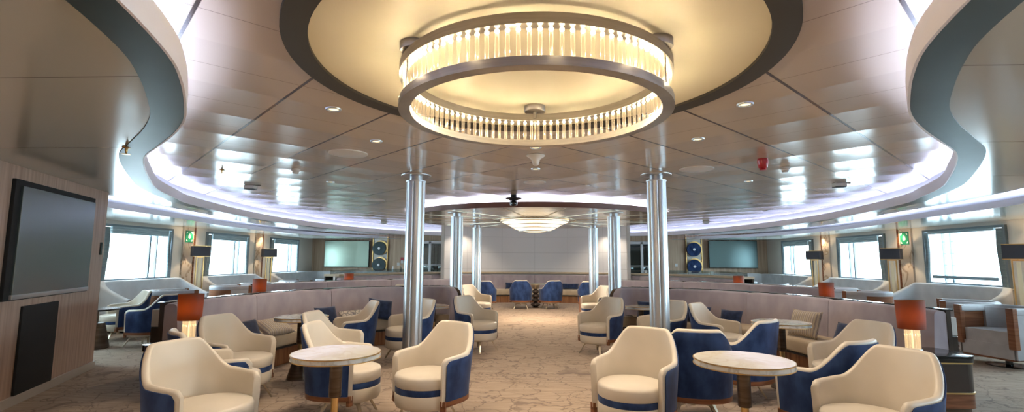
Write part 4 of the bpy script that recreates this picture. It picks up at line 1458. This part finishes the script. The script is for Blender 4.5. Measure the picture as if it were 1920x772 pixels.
# ------------------------------------------------------------------ cushions
def cushion(x, y, z, a, lean, m, label, w=0.42, h=0.40, t=0.12, roll=0.0, group='loose cushions on the banquettes'):
    mb = MB()
    n = 14
    vs, fs = [], []
    for side in (1, -1):
        for i in range(n + 1):
            for j in range(n + 1):
                u, v = -1 + 2 * i / n, -1 + 2 * j / n
                pinch = 1 - 0.06 * (1 - abs(u) ** 2) * 0
                px = u * w / 2 * (1 - 0.07 * (1 - v * v))
                pz = v * h / 2 * (1 - 0.07 * (1 - u * u))
                th = t / 2 * (max(0, (1 - u ** 4)) * max(0, (1 - v ** 4))) ** 0.5
                vs.append((px, side * th, pz + h / 2))
    N1 = (n + 1) ** 2
    for sgn in (0, 1):
        for i in range(n):
            for j in range(n):
                a0 = sgn * N1 + i * (n + 1) + j
                fs.append((a0, a0 + 1, a0 + n + 2, a0 + n + 1))
    mb.add(vs, fs)
    me_o = mb.obj('cushion', m, smooth=70)
    bm = bmesh.new(); bm.from_mesh(me_o.data)
    bmesh.ops.remove_doubles(bm, verts=bm.verts, dist=0.0005)
    bmesh.ops.recalc_face_normals(bm, faces=bm.faces)
    bm.to_mesh(me_o.data); bm.free()
    me_o.matrix_world = Matrix.Translation((x, y, z)) @ Matrix.Rotation(R(a), 4, 'Z') @ Matrix.Rotation(lean, 4, 'X') @ Matrix.Rotation(roll, 4, 'Y')
    tag(me_o, label, 'cushion', group)
    return me_o
cushion(3.42, 6.62, 0.43, -72, R(-20), MAT['striped'], 'striped beige and grey cushion leaning on the right banquette', 0.46, 0.36)
cushion(3.55, 5.88, 0.43, -78, R(-24), MAT['navycush'], 'navy cushion on the right banquette, right of the striped one', 0.50, 0.28)
cushion(2.95, 7.75, 0.43, -52, R(-20), MAT['navycush'], 'small navy cushion behind the second right table', 0.36, 0.24)
cushion(2.55, 8.10, 0.43, -42, R(-20), MAT['navycush'], 'navy cushion behind the cream chair on the right banquette', 0.46, 0.26)
cushion(2.22, 8.28, 0.43, -35, R(-15), MAT['striped'], 'striped cushion peeking behind the cream chair on the right', 0.36, 0.34)
cushion(1.92, 8.50, 0.43, -20, R(-18), MAT['navycush'], 'navy cushion near the column end of the right banquette', 0.42, 0.30)
cushion(-3.28, 6.40, 0.43, 72, R(-62), MAT['striped'], 'striped cushion lying flat under the second left table', 0.46, 0.34)
cushion(-3.36, 5.78, 0.43, 80, R(-25), MAT['navycush'], 'navy cushion behind the chair beside the left copper lamp', 0.42, 0.26)
cushion(-3.05, 7.28, 0.43, 62, R(-20), MAT['navycush'], 'navy cushion corner behind the left chairs', 0.38, 0.28)
cushion(-2.50, 7.98, 0.43, 42, R(-18), MAT['navycush'], 'navy cushion left of the near left column', 0.42, 0.34, roll=R(10))
cushion(-2.72, 7.60, 0.43, 45, R(-60), MAT['patterned'], 'pale patterned cushion lying in front of the navy one on the left', 0.44, 0.30)
cushion(-0.75, 16.78, 0.43, 4, R(-15), MAT['navycush'], 'navy cushion on the rear banquette, left of the turned table', 0.50, 0.22)
cushion(1.15, 16.72, 0.43, -6, R(-15), MAT['navycush'], 'long navy cushion on the rear banquette, right of the navy-backed chairs', 0.66, 0.20)

# ------------------------------------------------------------------ window sofas
def window_sofa(s, y0, y1, label):
    o = empty('window_sofa', (s * 8.0, (y0 + y1) / 2, 0))
    tag(o, label, 'sofa', 'silver grey window sofas')
    L = y1 - y0
    top = 0.955
    # back + wings as one swept U
    pts = [(-s * 0.42, -L / 2 + 0.03), (-s * 0.20, -L / 2 + 0.03), (s * 0.12, -L / 2 + 0.04), (s * 0.30, -L / 2 + 0.16), (s * 0.34, -L / 2 + 0.5),
           (s * 0.34, 0), (s * 0.34, L / 2 - 0.5), (s * 0.30, L / 2 - 0.16), (s * 0.12, L / 2 - 0.04), (-s * 0.20, L / 2 - 0.03), (-s * 0.42, L / 2 - 0.03)]
    P, LL = resample(catmull([(a, b, 0) for a, b in pts], 8), 0.07)
    N = normals2(P)
    if N[len(N) // 2].x * s < 0: N = [-v for v in N]
    def hz(i):
        x = P[i].x * s      # 0.34 at the back, -0.42 at the front
        u = max(0, min(1, (0.25 - x) / 0.62))
        return top - 0.33 * u ** 0.8
    mb = MB()
    sweep(mb, P, N, [(0, 0)], zf=lambda i, pr: rrect(-0.10, 0.03, 0.10, hz(i), 0.04, 4, (0, 0, 1, 1)))
    mb.obj('backrest', MAT['sofa'], o, smooth=50)
    MB().box((-s * 0.06, 0, 0.33), (0.66, L - 0.26, 0.18)).obj('seat_cushion', MAT['sofa'], o, bevel=0.03, seg=3, smooth=50)
    MB().box((-s * 0.04, 0, 0.15), (0.62, L - 0.24, 0.18)).obj('seat_base', MAT['greyup'], o, bevel=0.01)
    MB().box((0, 0, 0.03), (0.55, L - 0.35, 0.06)).obj('plinth', MAT['black'], o)
    return o
for s in (-1, 1):
    side = 'left' if s < 0 else 'right'
    window_sofa(s, 8.95, 11.32, 'silver grey sofa under the near window of the %s wall' % side)
    window_sofa(s, 11.92, 14.40, 'silver grey sofa under the middle window of the %s wall' % side)
    if s > 0: window_sofa(s, 5.95, 8.35, 'silver grey sofa under the nearest window of the %s wall' % side)
    # far corner sofa: along the window wall and the back wall
    o = empty('corner_sofa', (s * 8.0, 18.0, 0))
    tag(o, 'silver grey corner sofa under the far window and the %s wall television' % side, 'sofa', 'corner sofas at the back')
    pts = [(0.42, -2.95), (0.05, -2.97), (-0.28, -2.8), (-0.36, -1.8), (-0.36, -0.6), (-0.28, 0.15), (0.2, 0.36), (1.0, 0.40), (1.9, 0.40), (2.8, 0.40)]
    pts = [(-s * a if s > 0 else a, b) for a, b in pts]
    P, LL = resample(catmull([(a, b, 0) for a, b in pts], 8), 0.10)
    N = normals2(P)
    if N[len(N) // 2].y < 0: N = [-v for v in N]
    nP = len(P)
    cuts = [0, int(nP * 0.36), int(nP * 0.56), int(nP * 0.78), nP - 1]
    for a, b in zip(cuts, cuts[1:]):
        rings = []
        for i in range(a, b + 1):
            d = i * LL / (nP - 1)
            zt = 0.955 - (0.32 * (1 - min(1, d / 0.75)) ** 1.2)
            e = 0.012 if i in (a, b) else 0
            pr = rrect(-0.14 + e, 0.02, 0.10, zt - e, 0.035, 3, (0, 0, 1, 1))
            rings.append([(P[i].x + N[i].x * q, P[i].y + N[i].y * q, z) for q, z in pr])
        MB().loft(rings).obj('back_cushion', MAT['sofa'], o, smooth=50)
    mb = MB(); sweep(mb, P[5:], N[5:], rrect(-0.66, -0.13, 0.24, 0.42, 0.04, 3)); mb.obj('seat_cushion', MAT['sofa'], o, smooth=50)
    mb = MB(); sweep(mb, P[5:], N[5:], [(-0.60, 0.0), (-0.02, 0.0), (-0.02, 0.24), (-0.60, 0.24)]); mb.obj('seat_base', MAT['greyup'], o, smooth=50)

# ------------------------------------------------------------------ floor lamps between the sofas
def floor_lamp(x, y, s, label):
    o = empty('floor_lamp', (x, y, 0), R(45 if s < 0 else -45))
    tag(o, label, 'lamp', 'brass floor lamps with charcoal shades')
    MB().box((0, 0, 0.012), (0.26, 0.26, 0.024)).obj('base', MAT['brass'], o, bevel=0.003)
    f = MB()
    for q in (-0.075, 0.075):
        f.box((q, 0, 0.73), (0.02, 0.05, 1.42))
    f.box((0, 0, 1.43), (0.17, 0.05, 0.02)).box((0, 0, 0.035), (0.17, 0.05, 0.02))
    f.obj('brass_frame', MAT['brass'], o, bevel=0.002)
    MB().box((0, 0, 0.73), (0.055, 0.02, 1.36)).obj('light_bar', MAT['shadeinner'], o)
    MB().lathe([(0.008, 1.44), (0.008, 1.50)], n=10).obj('neck', MAT['brass'], o)
    sh = MB()
    w, z0, z1, t_ = 0.175, 1.45, 1.70, 0.004
    for dx, dy, sx_, sy_ in ((w, 0, t_, 2 * w), (-w, 0, t_, 2 * w), (0, w, 2 * w, t_), (0, -w, 2 * w, t_)):
        sh.box((dx, dy, (z0 + z1) / 2), (sx_, sy_, z1 - z0))
    sh.obj('lamp_shade', MAT['darkshade'], o)
    for z, nm_ in ((z0 + 0.002, 'lower_trim'), (z1 - 0.002, 'upper_trim')):
        e = MB()
        for dx, dy, sx_, sy_ in ((w, 0, 0.012, 2 * w), (-w, 0, 0.012, 2 * w), (0, w, 2 * w, 0.012), (0, -w, 2 * w, 0.012)):
            e.box((dx, dy, z), (sx_, sy_, 0.012))
        e.obj(nm_, MAT['brass'], o)
    add_light('floor_lamp_bulb', 'POINT', (x, y, 1.58), 6, WARM, 0.03)
for s in (-1, 1):
    side = 'left' if s < 0 else 'right'
    floor_lamp(s * 8.1, 11.62, s, 'brass floor lamp with square charcoal shade between the near and middle %s windows' % side)
    floor_lamp(s * 8.1, 14.72, s, 'brass floor lamp with square charcoal shade between the middle and far %s windows' % side)
    if s > 0: floor_lamp(s * 8.08, 8.66, s, 'brass floor lamp with square charcoal shade before the near %s window' % side)

# ------------------------------------------------------------------ wooden barrel armchairs
def barrel_chair():
    root = empty('barrel_armchair')
    pts = [(0.34, 0.335), (0.15, 0.335), (-0.08, 0.325), (-0.27, 0.22), (-0.335, 0.0), (-0.27, -0.22), (-0.08, -0.325), (0.15, -0.335), (0.34, -0.335)]
    P, L = resample(catmull([(a, b, 0) for a, b in pts], 8), 0.05)
    N = normals2(P)
    if N[len(N) // 2].x > 0: N = [-v for v in N]
    n = len(P)
    k = int(n * 0.24)
    mb = MB(); sweep(mb, P[k:n - k], N[k:n - k], [(0.0, 0.14), (0.022, 0.14), (0.022, 0.755), (0.0, 0.755)]); mb.obj('wooden_back', MAT['barrelwood'], root, smooth=40)
    for a_, b_ in ((0, k + 1), (n - k - 1, n)):
        mb = MB(); sweep(mb, P[a_:b_], N[a_:b_], [(0.002, 0.14), (0.022, 0.14), (0.022, 0.755), (0.002, 0.755)]); mb.obj('outer_arm_panel', MAT['greyup'], root, smooth=40)
        mb = MB(); sweep(mb, P[a_:b_], N[a_:b_], [(-0.02, 0.33), (0.002, 0.33), (0.002, 0.74), (-0.02, 0.74)]); mb.obj('inner_arm_panel', MAT['barrelwood'], root, smooth=40)
    mb = MB(); sweep(mb, P[k:n - k], N[k:n - k], rrect(-0.06, 0.0, 0.44, 0.775, 0.02)); mb.obj('back_upholstery', MAT['greyup'], root, smooth=50)
    mb = MB(); sweep(mb, P, N, rrect(-0.055, 0.026, 0.70, 0.80, 0.025, 3)); mb.obj('arm_pad', MAT['greyup'], root, smooth=50)
    for sg in (-1, 1):
        MB().box((0.335, sg * 0.325, 0.535), (0.075, 0.085, 0.53)).obj('front_post', MAT['barrelwood'], root, bevel=0.008)
    def u(r):
        return [(0.36 * 1.0, 0.30 * r), (0.36, -0.30 * r)]
    ring = [(p.x - nn.x * 0.02, p.y - nn.y * 0.02) for p, nn in zip(P, N)]
    ring = [(min(a, 0.36), b) for a, b in ring]
    MB().loft([[(a, b, 0.14) for a, b in ring], [(a, b, 0.32) for a, b in ring]]).obj('seat_base', MAT['greyup'], root, bevel=0.0, smooth=40)
    MB().loft([[(a * 0.90 + 0.02, b * 0.86, z) for a, b in ring] for z in (0.32, 0.335, 0.47, 0.485)]).obj('seat_cushion', MAT['greyup'], root, smooth=50)
    MB().loft([[(a * 1.01, b * 1.01, 0.118) for a, b in ring], [(a * 1.01, b * 1.01, 0.14) for a, b in ring]]).obj('lower_rail', MAT['trimwood'], root, smooth=40)
    MB().lathe([(0.001, 0), (0.24, 0), (0.24, 0.012), (0.04, 0.02), (0.035, 0.118), (0.001, 0.118)], n=36).obj('swivel_base', MAT['black'], root, smooth=40)
    index_kids(root)
    return root
bar0 = barrel_chair()
usedb = False
def place_barrel(x, y, a, label):
    global usedb
    o = bar0 if not usedb else copy_tree(bar0)
    usedb = True
    o.location = (x, y, 0)
    o.rotation_euler = (0, 0, R(a))
    tag(o, label, 'armchair', 'walnut barrel armchairs')
Bq = 'walnut barrel armchair with grey pads '
place_barrel(6.46, 7.2, -168, Bq + 'at the right edge of the picture')
place_barrel(6.80, 8.15, 145, Bq + 'behind the one at the right edge')
place_barrel(6.85, 10.5, 125, Bq + 'near the middle right floor lamp')
place_barrel(7.0, 11.8, 165, Bq + 'before the right middle window')
place_barrel(6.4, 13.7, 60, Bq + 'before the far right window')
place_barrel(6.2, 15.1, 200, Bq + 'right of the smallest right copper lamp')
place_barrel(-7.0, 9.28, 50, Bq + 'behind the navy-sided chair by the left windows')
place_barrel(-6.9, 10.9, 52, Bq + 'left of the middle left copper lamp, nearer one')
place_barrel(-7.0, 12.2, 80, Bq + 'immediately left of the middle left copper lamp')
place_barrel(-6.85, 13.8, 60, Bq + 'before the far left window')
place_barrel(-6.3, 14.9, -10, Bq + 'left of the smallest left copper lamp')

# ------------------------------------------------------------------ back wall fittings
YB = 18.5
def wall_tv(x, w, h, z, label, scr='screen'):
    o = empty('television', (x, YB - 0.03, z))
    tag(o, label, 'television', 'televisions on the back wall')
    MB().box((0, -0.02, h / 2), (w * 0.7, 0.09, h * 0.7)).obj('wall_bracket', MAT['blackmatte'], o)
    MB().box((0, -0.09, h / 2), (w, 0.05, h)).obj('casing', MAT['blackmatte'], o, bevel=0.006)
    MB().box((0, -0.118, h / 2), (w - 0.04, 0.008, h - 0.04)).obj('screen', MAT[scr], o)
wall_tv(-7.10, 1.72, 1.0, 1.10, 'dark television on the back wall, left of the round speakers', 'screen_reflection')
wall_tv(7.22, 1.74, 1.0, 1.14, 'dark television on the back wall, right of the round speakers', 'screen_teal')
for s in (-1, 1):
    side = 'left' if s < 0 else 'right'
    x = s * 5.85
    struct(MB().box((x, YB - 0.02, H_SIDE / 2), (0.50, 0.04, H_SIDE)).obj('trim_11', MAT['offwhite'], bevel=0.003), 'pale speaker panel on the back wall, %s' % side)
    for q in (-0.28, 0.28):
        struct(MB().box((x + q, YB - 0.03, H_SIDE / 2), (0.025, 0.06, H_SIDE)).obj('trim_12', MAT['brass']), 'brass strip beside pale speaker panel, %s' % side)
    for z, w in ((1.82, 'upper'), (1.20, 'lower')):
        o = empty('wall_speaker', (x, YB - 0.05, z))
        tag(o, '%s round navy speaker disc with gold ring on the %s back wall panel' % (w, side), 'speaker', 'round wall speaker discs')
        def disc(nm, r, d, m, dx=0, dz=0, t=0.03):
            mb = MB()
            mb.loft([[(dx + r * math.cos(2 * PI * k / 48), -d, dz + r * math.sin(2 * PI * k / 48)) for k in range(48)],
                     [(dx + r * math.cos(2 * PI * k / 48), -d - t, dz + r * math.sin(2 * PI * k / 48)) for k in range(48)]])
            mb.obj(nm, m, o, smooth=40)
        disc('gold_ring', 0.27, -0.01, MAT['brass'], 0.02, 0.02)
        disc('cover_disc', 0.255, 0.03, MAT['velvet'] if s > 0 else MAT['slate'], -0.02, -0.01, 0.05)
        disc('centre_knob', 0.045, 0.082, MAT['silver'], -0.02, -0.01, 0.03)

# glazed doors in the back wall
for s in (-1, 1):
    side = 'left' if s < 0 else 'right'
    d = struct(empty('door_%d' % (1 if s < 0 else 2), (s * 3.95, YB, 0)), 'glazed door in the back wall, %s' % side)
    fr = MB()
    for q in (-0.62, 0.0, 0.62):
        fr.box((q, -0.03, 1.04), (0.09, 0.06, 2.08))
    fr.box((0, -0.03, 2.05), (1.33, 0.06, 0.10)).box((0, -0.03, 1.20), (1.2, 0.04, 0.03))
    fr.obj('door_frame', MAT['silver'], d, bevel=0.004)
    MB().box((0, -0.012, 1.0), (1.22, 0.01, 2.0)).obj('backing', MAT['offwhite'] if s < 0 else MAT['frame'], d)
    MB().box((0, -0.035, 1.0), (1.20, 0.008, 1.98)).obj('pane', MAT['doorglass'], d)
    bars = MB()
    for q in (0.16, 0.30, 0.45):
        bars.box((q, -0.026, 1.1), (0.03, 0.014, 1.7))
    bars.obj('door_bars', MAT['blackmatte'], d)

o = empty('fire_call_point', (-5.0, YB, 1.40))
tag(o, 'small red fire call point on the wood wall left of the near left column', 'alarm')
MB().box((0, -0.02, 0), (0.12, 0.04, 0.14)).obj('housing', MAT['red'], o, bevel=0.005)
MB().box((0, -0.043, -0.09), (0.09, 0.01, 0.11)).obj('notice_plate', MAT['white'], o)
o = MB().box((0, -0.01, 0), (0.10, 0.02, 0.11)).obj('wall_switch', MAT['white'], bevel=0.004); o.location = (-5.15, YB, 1.22)
tag(o, 'small white switch plate below the red call point', 'switch')
o = MB().box((0, -0.01, 0), (0.10, 0.02, 0.11)).obj('wall_switch', MAT['white'], bevel=0.004); o.location = (5.2, YB, 1.24)
tag(o, 'small white switch plate on the wood wall right of the near right column', 'switch')

# muster signs
def sign(s, label):
    o = empty('safety_sign', (s * (XW - 0.045), 11.68, 1.93), R(90) if s < 0 else R(-90))
    tag(o, label, 'sign', 'green safety signs')
    MB().box((0, 0, 0), (0.26, 0.012, 0.28)).obj('plate', MAT['green'], o)
    g = MB()
    q = -0.009
    for sx_, sz_ in ((1, 1), (1, -1), (-1, 1), (-1, -1)):
        a, b_ = 0.105 * sx_, 0.115 * sz_
        g.add([(a, q, b_), (a - 0.05 * sx_, q, b_), (a, q, b_ - 0.05 * sz_), (a, q + 0.003, b_), (a - 0.05 * sx_, q + 0.003, b_), (a, q + 0.003, b_ - 0.05 * sz_)],
              [(0, 1, 2), (3, 5, 4), (0, 3, 4, 1), (1, 4, 5, 2), (2, 5, 3, 0)])
        g.obj('white_arrow', MAT['white'], o)
        g = MB()
    for fx, fz, sc in ((-0.028, 0.0, 1.0), (0.028, 0.0, 1.0), (0.0, -0.028, 0.8), (0.0, 0.03, 0.8)):
        g.box((fx, q + 0.001, fz - 0.012 * sc), (0.026 * sc, 0.004, 0.05 * sc))
        g.loft([[(fx + 0.012 * sc * math.cos(2 * PI * k / 12), q, fz + 0.03 * sc + 0.012 * sc * math.sin(2 * PI * k / 12)) for k in range(12)],
                [(fx + 0.012 * sc * math.cos(2 * PI * k / 12), q + 0.004, fz + 0.03 * sc + 0.012 * sc * math.sin(2 * PI * k / 12)) for k in range(12)]])
    g.obj('white_figures', MAT['white'], o)
sign(-1, 'green and white assembly sign on the left marble pilaster')
sign(1, 'green and white assembly sign on the right marble pilaster')

# small things on the rear ledge
def ledge_pt(f, off=0.32):
    x, y, a = on_curve(PC, NC, f, off)
    return x, y
def bottle(x, y, h, r, m, label, cat, nm):
    o = MB().lathe([(0.001, 0), (r, 0), (r, h * 0.62), (r * 0.45, h * 0.78), (r * 0.45, h), (0.001, h)], n=18).obj(nm, m, smooth=50)
    o.location = (x, y, 0.9905)
    tag(o, label, cat)
def at_y_on_ledge(x):
    best = min(range(len(PC)), key=lambda i: abs(PC[i].x + NC[i].x * 0.38 - x))
    return PC[best].y + NC[best].y * 0.38
for x, h, r, m, lb, ct, nm in ((-4.55, 0.20, 0.035, 'white', 'white dispenser on the left ledge, nearer the round speakers', 'dispenser', 'dispenser'),
                             (-4.35, 0.19, 0.032, 'lowglass', 'clear bottle on the left ledge beside the white dispenser', 'bottle', 'bottle'),
                             (-2.95, 0.34, 0.085, 'silver', 'tall silver flask on the ledge just left of the pale wall', 'flask', 'flask')):
    bottle(x, at_y_on_ledge(x), h, r, MAT[m], lb, ct, nm)
for x, lb in ((3.65, 'white cup on the right ledge just left of the near right column'), (4.75, 'small white box on the right ledge before the round speakers'), (5.2, 'white card holder on the right ledge under the right television')):
    o = MB().box((0, 0, 0.045), (0.09, 0.07, 0.09)).obj('ledge_box', MAT['white'], bevel=0.006)
    o.location = (x, at_y_on_ledge(x), 0.9905)
    tag(o, lb, 'box')
